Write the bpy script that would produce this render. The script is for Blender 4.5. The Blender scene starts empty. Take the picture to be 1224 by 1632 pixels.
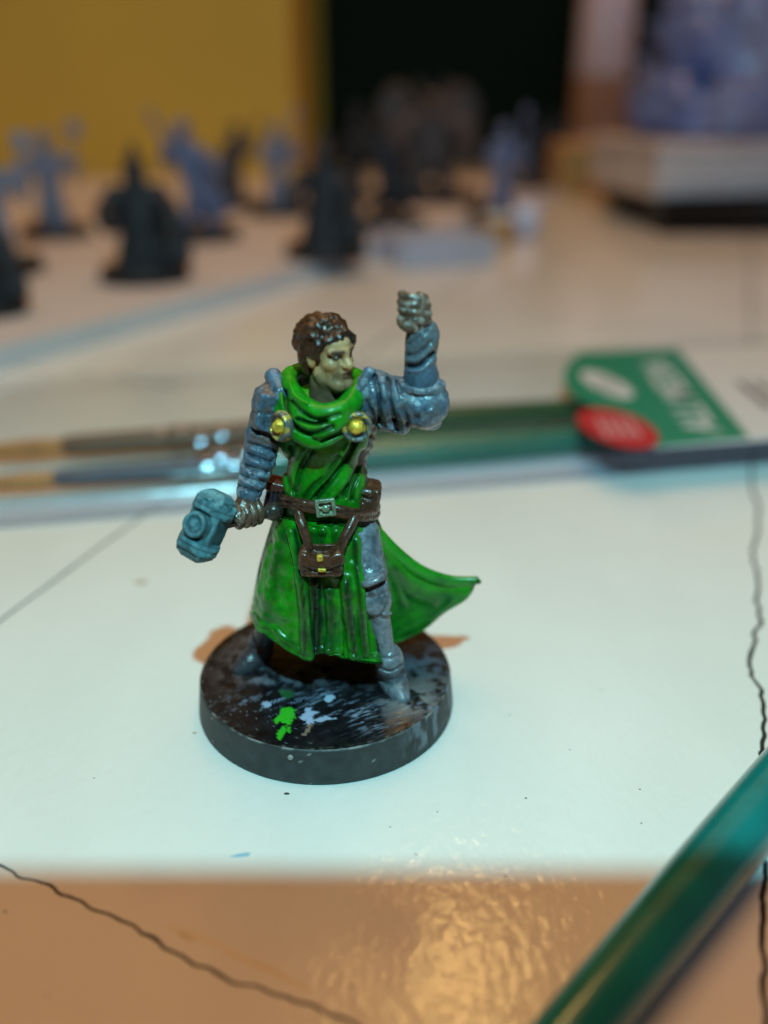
import bpy, math, random
import numpy as np
from mathutils import Vector, Matrix

# ------------------------------------------------------------------ camera, light, exposure
MM = 0.001                                   # everything below is written in millimetres
S = bpy.context.scene
COL = S.collection
FPX, CXP, CYP = 1480.0, 612.0, 816.0         # focal length and centre of the photograph, in its pixels
PITCH = math.atan(696 / 1480)
CAM = np.array([5.7, -75.9, 56.3])
FW = np.array([0, math.cos(PITCH), -math.sin(PITCH)])
UP = np.array([0, math.sin(PITCH), math.cos(PITCH)])

cd = bpy.data.cameras.new('camera')
cam = bpy.data.objects.new('camera', cd); COL.objects.link(cam)
cam.location = Vector(CAM) * MM
cam.rotation_euler = (math.pi / 2 - PITCH, 0, 0)
cd.sensor_fit = 'VERTICAL'; cd.sensor_height = 36; cd.sensor_width = 27
cd.lens = FPX / 1632 * 36
cd.clip_start = 0.002; cd.clip_end = 20
cd.dof.use_dof = True
cd.dof.focus_distance = 0.0808
cd.dof.aperture_fstop = cd.lens / 3.0
S.camera = cam

W = bpy.data.worlds.new('World'); S.world = W; W.use_nodes = True
bg = W.node_tree.nodes['Background']
bg.inputs[0].default_value = (1.0, 0.55, 0.29, 1); bg.inputs[1].default_value = 0.06

def area(name, loc, target, size, power, col):
    l = bpy.data.lights.new(name, 'AREA'); l.shape = 'DISK'; l.size = size * MM
    l.energy = power; l.color = col
    o = bpy.data.objects.new(name, l); COL.objects.link(o)
    o.location = Vector(loc) * MM
    o.rotation_euler = (Vector(target) - Vector(loc)).to_track_quat('-Z', 'Y').to_euler()
    return o
# cool desk lamp behind and above the phone; warm ceiling lamp beyond the miniatures
area('cool_desk_lamp', (15, -130, 200), (0, 10, 0), 4.5, 0.58, (0.33, 0.88, 0.98))
area('warm_bulb', (62, 484, 655), (0, -20, 0), 92, 0.30, (1.0, 0.62, 0.20))
area('warm_ceiling_bounce', (-100, 330, 1500), (0, 60, 0), 1300, 12.4, (1.0, 0.55, 0.28))
area('pale_window', (420, -1500, 420), (0, 200, 30), 700, 4.8, (0.55, 0.62, 1.0))

S.view_settings.view_transform = 'Standard'; S.view_settings.look = 'None'
S.view_settings.exposure = 0.0; S.view_settings.gamma = 1.0
S.view_settings.use_curve_mapping = False
S.cycles.max_bounces = 8; S.cycles.transparent_max_bounces = 12
S.cycles.caustics_reflective = False; S.cycles.caustics_refractive = False

# ------------------------------------------------------------------ photograph pixel -> place
def ray(px, py):
    return FW * FPX + np.array([1, 0, 0]) * (px - CXP) - UP * (py - CYP)
def w(px, py, y=0.0):
    r = ray(px, py); return CAM + r * ((y - CAM[1]) / r[1])
def atz(px, py, z=0.0):
    r = ray(px, py); return CAM + r * ((z - CAM[2]) / r[2])
def toPx(P):
    d = P - CAM.astype(P.dtype); z = d @ FW.astype(P.dtype)
    return CXP + FPX * d[..., 0] / z, CYP - FPX * (d @ UP.astype(P.dtype)) / z

# ------------------------------------------------------------------ noise
_rs = np.random.RandomState(7)
_T = _rs.rand(64, 64, 64).astype(np.float32)
def vnoise(P, s=1.0, off=0.0):
    q = np.asarray(P, np.float32) * s + off + 100.0
    i = np.floor(q).astype(np.int64); f = q - i; f = f * f * (3 - 2 * f); i &= 63; j = (i + 1) & 63
    x0, y0, z0 = i[..., 0], i[..., 1], i[..., 2]; x1, y1, z1 = j[..., 0], j[..., 1], j[..., 2]
    fx, fy, fz = f[..., 0], f[..., 1], f[..., 2]
    a = _T[x0, y0, z0] * (1 - fx) + _T[x1, y0, z0] * fx
    b = _T[x0, y1, z0] * (1 - fx) + _T[x1, y1, z0] * fx
    c = _T[x0, y0, z1] * (1 - fx) + _T[x1, y0, z1] * fx
    d = _T[x0, y1, z1] * (1 - fx) + _T[x1, y1, z1] * fx
    return (a * (1 - fy) + b * fy) * (1 - fz) + (c * (1 - fy) + d * fy) * fz
def fbm(P, s=1.0, o=4, off=0.0):
    r = 0; a = 0.5; t = 0
    for k in range(o):
        r = r + a * vnoise(P, s, off + 17.3 * k); t += a; a *= 0.5; s *= 2.03
    return r / t
def sstep(a, b, x):
    t = np.clip((x - a) / (b - a), 0, 1); return t * t * (3 - 2 * t)

# ------------------------------------------------------------------ objects
ROOT = {}
def tag(o, label=None, cat=None, group=None, kind=None):
    if label: o['label'] = label
    if cat: o['category'] = cat
    if group: o['group'] = group
    if kind: o['kind'] = kind
    return o
def thing(name, label, cat, loc=(0, 0, 0), rz=0.0, group=None):
    o = bpy.data.objects.new(name, None); COL.objects.link(o)
    o.location = Vector(loc) * MM; o.rotation_euler = (0, 0, rz); o.empty_display_size = 0.005
    ROOT[o.name] = np.array(loc, float)
    return tag(o, label, cat, group)
def mesh(name, V, F, mat, parent=None, col=None, origin=(0, 0, 0), smooth=True):
    """one mesh object; V in mm in the place's frame, origin = the place of the parent's origin"""
    V = np.asarray(V, np.float64) - np.asarray(origin, float)
    me = bpy.data.meshes.new(name)
    if isinstance(F, np.ndarray):
        k = F.shape[1]; n = len(F)
        me.vertices.add(len(V)); me.vertices.foreach_set('co', (V * MM).astype(np.float32).ravel())
        me.loops.add(n * k); me.loops.foreach_set('vertex_index', F.astype(np.int32).ravel())
        me.polygons.add(n); me.polygons.foreach_set('loop_start', np.arange(0, n * k, k, dtype=np.int32))
        me.update(calc_edges=True)
    else:
        me.from_pydata([tuple(v * MM) for v in V], [], [tuple(f) for f in F]); me.update()
    me.polygons.foreach_set('use_smooth', [smooth] * len(me.polygons))
    if col is not None:
        a = me.attributes.new('Col', 'FLOAT_COLOR', 'POINT')
        c = np.ones((len(V), 4), np.float32); c[:, :3] = np.clip(col, 0, 1)
        a.data.foreach_set('color', c.ravel())
    me.materials.append(mat)
    o = bpy.data.objects.new(name, me); COL.objects.link(o)
    if parent is not None: o.parent = parent
    return o
def copy_tree(o, parent=None):
    c = o.copy(); COL.objects.link(c)
    if parent is not None: c.parent = parent
    for ch in list(o.children): copy_tree(ch, c)
    return c

# ------------------------------------------------------------------ solid sculpting on a voxel field
def smin(a, b, k):
    if k <= 0: return np.minimum(a, b)
    h = np.maximum(k - np.abs(a - b), 0) / k
    return np.minimum(a, b) - h * h * k * 0.25
def A3(v): return np.asarray(v, np.float32)
def basis(zax, xhint=(1, 0, 0)):
    z = np.asarray(zax, float); z = z / np.linalg.norm(z)
    x = np.asarray(xhint, float); x = x - z * (x @ z)
    if np.linalg.norm(x) < 1e-3: x = np.array([0, 1.0, 0]) - z * z[1]
    x /= np.linalg.norm(x); return np.array([x, np.cross(z, x), z])
def loc3(p, c, R):
    x, y, z = p[0] - c[0], p[1] - c[1], p[2] - c[2]
    if R is None: return x, y, z
    return tuple(R[i, 0] * x + R[i, 1] * y + R[i, 2] * z for i in range(3))
def seg(a, b, ra, rb=None):
    rb = ra if rb is None else rb; a, b = A3(a), A3(b); ab = b - a; L = float(ab @ ab) + 1e-9
    def f(p):
        x, y, z = p[0] - a[0], p[1] - a[1], p[2] - a[2]
        t = np.clip((x * ab[0] + y * ab[1] + z * ab[2]) / L, 0, 1)
        return np.sqrt((x - t * ab[0]) ** 2 + (y - t * ab[1]) ** 2 + (z - t * ab[2]) ** 2) - (ra + (rb - ra) * t)
    m = max(ra, rb); return f, np.minimum(a, b) - m, np.maximum(a, b) + m
def ell(c, r, R=None):
    c = A3(c)
    def f(p):
        x, y, z = loc3(p, c, R)
        k0 = np.sqrt((x / r[0]) ** 2 + (y / r[1]) ** 2 + (z / r[2]) ** 2)
        k1 = np.sqrt((x / r[0] ** 2) ** 2 + (y / r[1] ** 2) ** 2 + (z / r[2] ** 2) ** 2) + 1e-6
        return k0 * (k0 - 1) / k1
    m = max(r); return f, c - m, c + m
def box(c, h, R=None, rd=0.1):
    c = A3(c)
    def f(p):
        x, y, z = loc3(p, c, R)
        x, y, z = np.abs(x) - h[0] + rd, np.abs(y) - h[1] + rd, np.abs(z) - h[2] + rd
        return np.sqrt(np.maximum(x, 0) ** 2 + np.maximum(y, 0) ** 2 + np.maximum(z, 0) ** 2) + np.minimum(np.maximum(x, np.maximum(y, z)), 0) - rd
    m = float(np.linalg.norm(h)); return f, c - m, c + m
def cyl(c, ax, r, hh, rd=0.05):
    c = A3(c); R = basis(ax)
    def f(p):
        x, y, z = loc3(p, c, R)
        a, b = np.sqrt(x * x + y * y) - r + rd, np.abs(z) - hh + rd
        return np.sqrt(np.maximum(a, 0) ** 2 + np.maximum(b, 0) ** 2) + np.minimum(np.maximum(a, b), 0) - rd
    m = math.hypot(r, hh); return f, c - m, c + m
def torus(c, ax, Rm, r, sx=1.0):
    c = A3(c); R = basis(ax)
    def f(p):
        x, y, z = loc3(p, c, R)
        return np.sqrt((np.sqrt((x / sx) ** 2 + y * y) - Rm) ** 2 + z * z) - r
    m = Rm * max(1, sx) + r; return f, c - m, c + m
def half(c, n):
    c, n = A3(c), A3(n) / np.linalg.norm(n)
    def f(p): return (p[0] - c[0]) * n[0] + (p[1] - c[1]) * n[1] + (p[2] - c[2]) * n[2]
    return f, A3([-1e4] * 3), A3([1e4] * 3)
def spline(pts, n=8, closed=False):
    P = np.asarray(pts, float); m = len(P); out = []
    rng = range(m) if closed else range(m - 1)
    for i in rng:
        g = (lambda k: P[k % m]) if closed else (lambda k: P[min(max(k, 0), m - 1)])
        p0, p1, p2, p3 = g(i - 1), g(i), g(i + 1), g(i + 2)
        for s in range(n):
            t = s / n
            out.append(0.5 * (2 * p1 + (p2 - p0) * t + (2 * p0 - 5 * p1 + 4 * p2 - p3) * t * t + (3 * p1 - p0 - 3 * p2 + p3) * t ** 3))
    out.append(P[0] if closed else P[-1]); return np.array(out)

class Sdf:
    def __init__(self, lo, hi, h):
        self.lo, self.h = np.asarray(lo, np.float32), h
        n = np.ceil((np.asarray(hi) - np.asarray(lo)) / h).astype(int) + 1; self.n = n
        self.ax = [(self.lo[i] + h * np.arange(n[i])).astype(np.float32) for i in range(3)]
        self.D = np.full(n, 5.0, np.float32)
    def _sl(self, b0, b1, m):
        s = []
        for i in range(3):
            a = int(max(0, math.floor((b0[i] - m - self.lo[i]) / self.h))); b = int(min(self.n[i], math.ceil((b1[i] + m - self.lo[i]) / self.h) + 1))
            if b <= a: return None
            s.append(slice(a, b))
        return tuple(s)
    def _p(self, s):
        return self.ax[0][s[0]][:, None, None], self.ax[1][s[1]][None, :, None], self.ax[2][s[2]][None, None, :]
    def add(self, prim, k=0.0):
        f, b0, b1 = prim; s = self._sl(b0, b1, k + 4 * self.h)
        if s: self.D[s] = smin(self.D[s], f(self._p(s)), k)
        return self
    def cut(self, prim, k=0.0):
        f, b0, b1 = prim; s = self._sl(b0, b1, k + 4 * self.h)
        if s: self.D[s] = -smin(-self.D[s], f(self._p(s)), k)
        return self
    def keep(self, prim, k=0.0):
        s = tuple(slice(0, m) for m in self.n); self.D = -smin(-self.D, -prim[0](self._p(s)), k); return self
    def tube(self, pts, r, k=0.15, n=6, closed=False):
        P = spline(pts, n, closed); m = len(P)
        rr = np.interp(np.linspace(0, 1, m), np.linspace(0, 1, len(r)), r) if hasattr(r, '__len__') else [r] * m
        for i in range(m - 1): self.add(seg(P[i], P[i + 1], rr[i], rr[i + 1]), k)
        return self
    def near(self, d=0.9):
        idx = np.nonzero(np.abs(self.D) < d)
        P = np.stack([self.ax[i][idx[i]] for i in range(3)], -1); return idx, P
    def rough(self, amp, s):
        idx, P = self.near(max(.9, 2.5 * self.h + amp)); self.D[idx] += amp * (fbm(P, s, 3) - 0.5) * 2; return self
    def strokes(self, L, yc=9e9):
        idx, P = self.near(); px, py = toPx(P); g = 1.0 if yc > 1e8 else sstep(yc + 0.8, yc, P[:, 1])
        for pts, wd, dep in L: self.D[idx] += dep * stroke(px, py, pts, wd) * g
        return self
    def mesh(self): return surfnet(self.D, self.lo, self.h)

def stroke(px, py, pts, wd):
    P = spline(np.asarray(pts, float), 5); d2 = np.full(px.shape, 1e9)
    for i in range(len(P) - 1):
        a, b = P[i], P[i + 1]; ab = b - a; L = ab @ ab + 1e-9
        t = np.clip(((px - a[0]) * ab[0] + (py - a[1]) * ab[1]) / L, 0, 1)
        d2 = np.minimum(d2, (px - a[0] - t * ab[0]) ** 2 + (py - a[1] - t * ab[1]) ** 2)
    return np.exp(-d2 / (wd * wd))

def surfnet(D, lo, h):
    D = np.pad(D, 1, constant_values=5.0); lo = np.asarray(lo) - h
    s = D < 0
    c = [s[:-1, :-1, :-1], s[1:, :-1, :-1], s[:-1, 1:, :-1], s[1:, 1:, :-1], s[:-1, :-1, 1:], s[1:, :-1, 1:], s[:-1, 1:, 1:], s[1:, 1:, 1:]]
    anyc = c[0].copy(); allc = c[0].copy()
    for q in c[1:]: anyc |= q; allc &= q
    cells = np.argwhere(anyc & ~allc)
    ids = np.full(anyc.shape, -1, np.int32); ids[tuple(cells.T)] = np.arange(len(cells))
    acc = np.zeros((len(cells), 3)); cnt = np.zeros(len(cells))
    offs = np.array([(i & 1, (i >> 1) & 1, i >> 2) for i in range(8)])
    vals = [D[tuple((cells + o).T)] for o in offs]
    for a in range(8):
        for ax in range(3):
            b = a | (1 << ax)
            if b == a: continue
            va, vb = vals[a], vals[b]; m = (va < 0) != (vb < 0)
            t = np.where(m, va / np.where(va - vb == 0, 1, va - vb), 0)
            p = offs[a] + t[:, None] * (offs[b] - offs[a]); acc[m] += p[m]; cnt[m] += 1
    V = lo + (cells + acc / cnt[:, None]) * h
    F = []
    for ax in range(3):
        u, v = (ax + 1) % 3, (ax + 2) % 3
        sl0 = [slice(None)] * 3; sl1 = [slice(None)] * 3; sl0[ax] = slice(0, -1); sl1[ax] = slice(1, None)
        e = s[tuple(sl0)] != s[tuple(sl1)]
        E = np.argwhere(e); E = E[(E[:, u] > 0) & (E[:, v] > 0) & (E[:, u] < D.shape[u] - 1) & (E[:, v] < D.shape[v] - 1)]
        du = np.zeros(3, int); dv = np.zeros(3, int); du[u] = 1; dv[v] = 1
        q = np.stack([ids[tuple((E - du - dv).T)], ids[tuple((E - dv).T)], ids[tuple(E.T)], ids[tuple((E - du).T)]], 1)
        fl = s[tuple(E.T)]; q[~fl] = q[~fl][:, ::-1]; F.append(q)
    return V, np.concatenate(F)

def tunein(a, n):
    a = np.asarray(a, float); m = len(a); x = np.linspace(0, m - 1, n); out = []
    i = np.minimum(x.astype(int), m - 2); t = (x - i).reshape((-1,) + (1,) * (a.ndim - 1))
    g = lambda k: a[np.clip(k, 0, m - 1)]
    p0, p1, p2, p3 = g(i - 1), g(i), g(i + 1), g(i + 2)
    return 0.5 * (2 * p1 + (p2 - p0) * t + (2 * p0 - 5 * p1 + 4 * p2 - p3) * t ** 2 + (3 * p1 - p0 - 3 * p2 + p3) * t ** 3)
def sheet(ctrl, nu, nv, th, L=(), flip=False, extra=None):
    """thick cloth through control points; strokes press folds into it; rounded rim"""
    G = tunein(ctrl, nu); G = np.swapaxes(tunein(np.swapaxes(G, 0, 1), nv), 0, 1)
    def nrm(G):
        a = np.gradient(G, axis=0); b = np.gradient(G, axis=1); n = np.cross(b, a)
        if flip: n = -n
        return n / (np.linalg.norm(n, axis=2, keepdims=True) + 1e-9)
    N = nrm(G)
    if L:
        px, py = toPx(G); d = np.zeros(px.shape)
        for pts, wd, dep in L: d += dep * stroke(px, py, pts, wd)
        G = G - N * d[..., None]
    if extra is not None: G = G + N * extra(G)[..., None]
    N = nrm(G); A = (G + N * th / 2).reshape(-1, 3); B = (G - N * th / 2).reshape(-1, 3)
    idx = np.arange(nu * nv).reshape(nu, nv); o = nu * nv
    q = np.stack([idx[:-1, :-1], idx[1:, :-1], idx[1:, 1:], idx[:-1, 1:]], -1).reshape(-1, 4)
    if not flip: qa, qb = q[:, ::-1], q + o
    else: qa, qb = q, q[:, ::-1] + o
    loop = np.concatenate([idx[0, :-1], idx[:-1, -1], idx[-1, :0:-1], idx[:0:-1, 0]])
    g = G.reshape(-1, 3); ctr = []
    for k, i in enumerate(loop):
        a, b = divmod(i, nv); a2 = min(max(a, 1), nu - 2); b2 = min(max(b, 1), nv - 2)
        d = g[i] - G[a2, b2]; n = np.linalg.norm(d); ctr.append(g[i] + d / (n + 1e-9) * th * 0.42)
    V = np.concatenate([A, B, np.array(ctr)]); m = len(loop); k = np.arange(m); k2 = (k + 1) % m
    r1 = np.stack([loop[k], loop[k2], 2 * o + k2, 2 * o + k], 1); r2 = np.stack([2 * o + k, 2 * o + k2, loop[k2] + o, loop[k] + o], 1)
    r = np.concatenate([r1, r2]); r = r if not flip else r[:, ::-1]
    return V, np.concatenate([qa, qb, r])
def lathe(prof, n=64, c=(0, 0, 0)):
    prof = np.asarray(prof, float); m = len(prof); a = np.linspace(0, 2 * math.pi, n, endpoint=False)
    V = np.stack([prof[:, None, 0] * np.cos(a), prof[:, None, 0] * np.sin(a), np.repeat(prof[:, None, 1], n, 1)], -1).reshape(-1, 3) + np.asarray(c, float)
    F = [(i * n + j, i * n + (j + 1) % n, (i + 1) * n + (j + 1) % n, (i + 1) * n + j) for i in range(m - 1) for j in range(n)]
    return V, np.array(F)
def tubemesh(pts, rad, n=20, cap=True):
    P = np.asarray(pts, float); m = len(P); T = np.gradient(P, axis=0); V = []
    for i in range(m):
        R = basis(T[i], (0, 0, 1)); a = np.linspace(0, 2 * math.pi, n, endpoint=False)
        V.append(P[i] + rad[i] * (np.cos(a)[:, None] * R[0] + np.sin(a)[:, None] * R[1]))
    V = np.concatenate(V)
    F = [(i * n + j, i * n + (j + 1) % n, (i + 1) * n + (j + 1) % n, (i + 1) * n + j) for i in range(m - 1) for j in range(n)]
    return V, np.array(F)
def cuboid(lo, hi, b=0.0, R=None, c=(0, 0, 0)):
    """bevelled box between two corners, optionally turned by R about c"""
    lo, hi = np.asarray(lo, float), np.asarray(hi, float); V = []
    for sx in (0, 1):
        for sy in (0, 1):
            for sz in (0, 1):
                p = np.where([sx, sy, sz], hi, lo); d = np.where([sx, sy, sz], -1, 1) * b
                for k in range(3):
                    q = p + d; q[k] = p[k]; V.append(q)
    id_ = lambda sx, sy, sz, k: ((sx * 2 + sy) * 2 + sz) * 3 + k
    F = []
    for k in range(3):
        u, v = (k + 1) % 3, (k + 2) % 3
        for s in (0, 1):
            f = []
            for (a, bb) in ((0, 0), (1, 0), (1, 1), (0, 1)):
                t = [0, 0, 0]; t[k] = s; t[u] = a; t[v] = bb; f.append(id_(*t, k))
            F.append(f if s else f[::-1])
        for a in (0, 1):
            for bb in (0, 1):
                t0 = [0, 0, 0]; t0[u] = a; t0[v] = bb; t1 = list(t0); t1[k] = 1
                f = [id_(*t0, u), id_(*t1, u), id_(*t1, v), id_(*t0, v)]
                F.append(f if a == bb else f[::-1])
    for sx in (0, 1):
        for sy in (0, 1):
            for sz in (0, 1):
                f = [id_(sx, sy, sz, k) for k in range(3)]; F.append(f if (sx + sy + sz) % 2 else f[::-1])
    V = np.array(V)
    if R is not None: V = (V - np.asarray(c)) @ np.asarray(R) + np.asarray(c)
    return V, F
def plate(poly, z0, z1):
    n = len(poly); V = [(x, y, z0) for x, y in poly] + [(x, y, z1) for x, y in poly]
    F = [list(range(n, 2 * n)), list(range(n))[::-1]] + [[i, (i + 1) % n, n + (i + 1) % n, n + i] for i in range(n)]
    return np.array(V, float), F

# ------------------------------------------------------------------ materials
def M(name, base=(.5, .5, .5), rough=.5, metal=0., attr=False, bump=0., bscale=2000, noise=0., nscale=800, coat=0., spec=.5, stretch=None, rvar=0., trans=0., emit=None):
    m = bpy.data.materials.new(name); m.use_nodes = True; nt = m.node_tree; p = nt.nodes['Principled BSDF']
    N = nt.nodes.new; K = nt.links.new
    p.inputs['Roughness'].default_value = rough; p.inputs['Metallic'].default_value = metal
    p.inputs['Coat Weight'].default_value = coat; p.inputs['Coat Roughness'].default_value = .12
    p.inputs['Specular IOR Level'].default_value = spec
    tc = N('ShaderNodeTexCoord'); co = tc.outputs['Object']
    if stretch:
        mp = N('ShaderNodeMapping'); mp.inputs['Scale'].default_value = stretch; K(co, mp.inputs[0]); co = mp.outputs[0]
    c = None
    if attr:
        a = N('ShaderNodeAttribute'); a.attribute_name = 'Col'; c = a.outputs['Color']
    if noise > 0:
        t = N('ShaderNodeTexNoise'); t.inputs['Scale'].default_value = nscale; t.inputs['Detail'].default_value = 5; K(co, t.inputs['Vector'])
        mr = N('ShaderNodeMapRange'); mr.inputs[1].default_value = .25; mr.inputs[2].default_value = .75
        mr.inputs[3].default_value = 1 - noise; mr.inputs[4].default_value = 1 + noise; K(t.outputs[0], mr.inputs[0])
        mx = N('ShaderNodeMix'); mx.data_type = 'RGBA'; mx.blend_type = 'MULTIPLY'; mx.inputs[0].default_value = 1
        if c is None: mx.inputs[6].default_value = (*base, 1)
        else: K(c, mx.inputs[6])
        K(mr.outputs[0], mx.inputs[7]); c = mx.outputs[2]
    if c is not None: K(c, p.inputs['Base Color'])
    else: p.inputs['Base Color'].default_value = (*base, 1)
    if bump > 0:
        t = N('ShaderNodeTexNoise'); t.inputs['Scale'].default_value = bscale; t.inputs['Detail'].default_value = 4; K(co, t.inputs['Vector'])
        b = N('ShaderNodeBump'); b.inputs['Strength'].default_value = 1; b.inputs['Distance'].default_value = bump * MM
        K(t.outputs[0], b.inputs['Height']); K(b.outputs[0], p.inputs['Normal'])
        if coat: K(b.outputs[0], p.inputs['Coat Normal'])
    if rvar > 0:
        t = N('ShaderNodeTexNoise'); t.inputs['Scale'].default_value = nscale * .7; K(co, t.inputs['Vector'])
        mr = N('ShaderNodeMapRange'); mr.inputs[1].default_value = .3; mr.inputs[2].default_value = .7
        mr.inputs[3].default_value = max(.02, rough - rvar); mr.inputs[4].default_value = rough + rvar
        K(t.outputs[0], mr.inputs[0]); K(mr.outputs[0], p.inputs['Roughness'])
    return m
def clear(name, tint=(.95, .96, .97), gloss=.12, rough=.08, bump=0.05, bscale=300, haze=0.0):
    m = bpy.data.materials.new(name); m.use_nodes = True; nt = m.node_tree; N = nt.nodes.new; K = nt.links.new
    for n in list(nt.nodes): nt.nodes.remove(n)
    out = N('ShaderNodeOutputMaterial'); tr = N('ShaderNodeBsdfTransparent'); tr.inputs[0].default_value = (*tint, 1)
    gl = N('ShaderNodeBsdfGlossy'); gl.inputs['Roughness'].default_value = rough
    fr = N('ShaderNodeFresnel'); fr.inputs[0].default_value = 1.45
    ma = N('ShaderNodeMath'); ma.operation = 'MULTIPLY_ADD'; ma.inputs[1].default_value = gloss; ma.inputs[2].default_value = gloss * .08
    K(fr.outputs[0], ma.inputs[0]); mx = N('ShaderNodeMixShader'); K(ma.outputs[0], mx.inputs[0]); K(tr.outputs[0], mx.inputs[1]); K(gl.outputs[0], mx.inputs[2])
    tc = N('ShaderNodeTexCoord'); t = N('ShaderNodeTexNoise'); t.inputs['Scale'].default_value = bscale; K(tc.outputs['Object'], t.inputs['Vector'])
    b = N('ShaderNodeBump'); b.inputs['Distance'].default_value = bump * MM; K(t.outputs[0], b.inputs['Height']); K(b.outputs[0], gl.inputs['Normal']); K(b.outputs[0], fr.inputs['Normal'])
    last = mx.outputs[0]
    if haze > 0:
        df = N('ShaderNodeBsdfDiffuse'); df.inputs[0].default_value = (*(min(1, q * .95) for q in tint), 1); m2 = N('ShaderNodeMixShader'); m2.inputs[0].default_value = haze
        K(last, m2.inputs[1]); K(df.outputs[0], m2.inputs[2]); last = m2.outputs[0]
    K(last, out.inputs[0]); return m

m_green = M('green_paint', attr=True, rough=.33, bump=.018, bscale=3500, noise=.16, nscale=2600, rvar=.1)
m_armour = M('blue_grey_armour_paint', attr=True, rough=.30, bump=.055, bscale=2600, noise=.26, nscale=3200, rvar=.12)
m_leather = M('brown_leather_paint', attr=True, rough=.27, bump=.03, bscale=3600, noise=.25, nscale=2600, rvar=.1)
m_skin = M('skin_paint', attr=True, rough=.38, bump=.012, bscale=4000, noise=.12, nscale=3000)
m_hair = M('hair_paint', attr=True, rough=.31, bump=.02, bscale=3000, noise=.2, nscale=2000)
m_gold = M('gold_paint', attr=True, rough=.34, metal=.35, bump=.03, bscale=4500)
m_hammer = M('teal_grey_paint', attr=True, rough=.6, bump=.03, bscale=5000, noise=.2, nscale=4200, spec=.3)
m_base = M('black_base_paint', attr=True, spec=.35, rough=.30, bump=.014, bscale=3500, rvar=.12, nscale=1500)
m_side = M('base_side_plastic', attr=True, rough=.55, bump=.015, bscale=6000, noise=.15, nscale=5000)
m_tile = M('glazed_tile', base=(.76, .74, .71), rough=.07, bump=.075, bscale=1150, noise=.05, nscale=60, rvar=.04, stretch=(1, .55, 1))
m_grout = M('dirty_grout', base=(.022, .018, .014), rough=.95, bump=.05, bscale=1500, noise=.4, nscale=600)

# ------------------------------------------------------------------ the tiled table top
table = mesh('tabletop', *cuboid((-520, -100, -14), (520, 700, -.07), .1), m_grout, smooth=False)
# front edge follows the turned tile rows
nx, ux = np.array([.943, -.333]), np.array([.333, .943])
j1 = np.array([40.1, -8.2]); j3a, j3d = np.array([3.6, -35.1]), np.array([.904, -.426])
TW = 81.5
def colpt(i): return j1 + nx * TW * i
def corner(i, j):
    p = colpt(i)
    if j <= 0:
        A = np.array([ux, -j3d]).T; t = np.linalg.solve(A, j3a - p)[0]; q = p + ux * t
        return q if j == 0 else q - ux * 34
    return p + ux * (86 + TW * (j - 1) - p @ ux)
def tile_poly(i, j, gap):
    return np.array([corner(i, j), corner(i + 1, j), corner(i + 1, j + 1), corner(i, j + 1)])
def tile(i, j, fine):
    C = tile_poly(i, j, .2); c = C.mean(0); rows = []
    per = []
    seglen = .55 if fine else 40
    for k in range(4):
        a, b = C[k], C[(k + 1) % 4]; L = np.linalg.norm(b - a); n = max(1, int(L / seglen)); d = (b - a) / L; nn = np.array([-d[1], d[0]])
        for s in range(n):
            q = a + d * L * s / n
            if fine:
                Q = np.array([q[0], q[1], 0.0]); wob = (fbm(Q[None], .16, 3)[0] - .5) * 2.6 + (fbm(Q[None], 1.1, 2, 40)[0] - .5) * .5
                # both neighbours of a joint share its wander, so the joint stays one crack
                q = q + (nn if (k in (0, 1)) else -nn) * wob * min(1, s / 14, (n - s) / 14) * (.15 if (i, k) in ((-1, 3), (-2, 1)) else 1)
                q = q + nn * ((.08 if (j, k) in ((0, 0), (-1, 2)) else .17) + .26 * max(0, fbm(Q[None], .5, 2, 80 + 9 * i + 5 * j)[0] - .5))
            else: q = q + (c - q) / np.linalg.norm(c - q) * .25
            per.append(q)
    per = np.array(per); n = len(per); V = []; lv = ((0, -.39), (0, -.10), (.05, -.02), (.16, 0))
    for off, z in lv:
        d = c - per; d /= np.linalg.norm(d, axis=1)[:, None]
        V.append(np.column_stack([per + d * off, np.full(n, z)]))
    V = np.concatenate(V + [np.array([[c[0], c[1], 0.0]])]); F = [[3 * n + k, 3 * n + (k + 1) % n, 4 * n] for k in range(n)]
    for r in range(3):
        F += [[r * n + k, r * n + (k + 1) % n, (r + 1) * n + (k + 1) % n, (r + 1) * n + k] for k in range(n)]
    o = mesh('tile', V, F, m_tile, table); o.data.polygons.foreach_set('use_smooth', [i >= n for i in range(len(F))])
    return o
for j in range(-1, 9):
    for i in range(-5, 6):
        c = tile_poly(i, j, 0).mean(0)
        if c[1] > 640 or abs(c[0]) > 430 or c[1] < -90: continue
        tile(i, j, j in (-1, 0) and i in (-2, -1, 0))
tag(table, 'tabletop of glazed cream tiles with cracked joints', kind='structure')
# keep the slab out of the way of the phone: shorten its front to the tile edge
def smear(px, py, lx, ly, ang, colr, seed, z=.012):
    c = atz(px, py); r = random.Random(seed); n = 26; V = [(c[0], c[1], z + .02)]
    ca, sa = math.cos(ang), math.sin(ang)
    for k in range(n):
        a = 2 * math.pi * k / n; f = 1 + .35 * (r.random() - .5) + .18 * math.sin(3 * a + seed)
        x, y = lx * math.cos(a) * f, ly * math.sin(a) * f; V.append((c[0] + x * ca - y * sa, c[1] + x * sa + y * ca, z - .012))
    o = mesh('paint_smear', V, [[0, 1 + k, 1 + (k + 1) % n] for k in range(n)], M('smear_paint', base=colr, rough=.4, bump=.02, bscale=2000), table)
    return o
smear(224, 928, .8, .35, .1, (.40, .22, .10), 5)['label'] = 'small brown paint spot left of the figure'
smear(385, 1363, .8, .22, .15, (.28, .50, .62), 11)['label'] = 'faint blue paint smear near the shadow edge'
smear(310, 1168, .22, .14, 0, (.40, .33, .18), 12)
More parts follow.
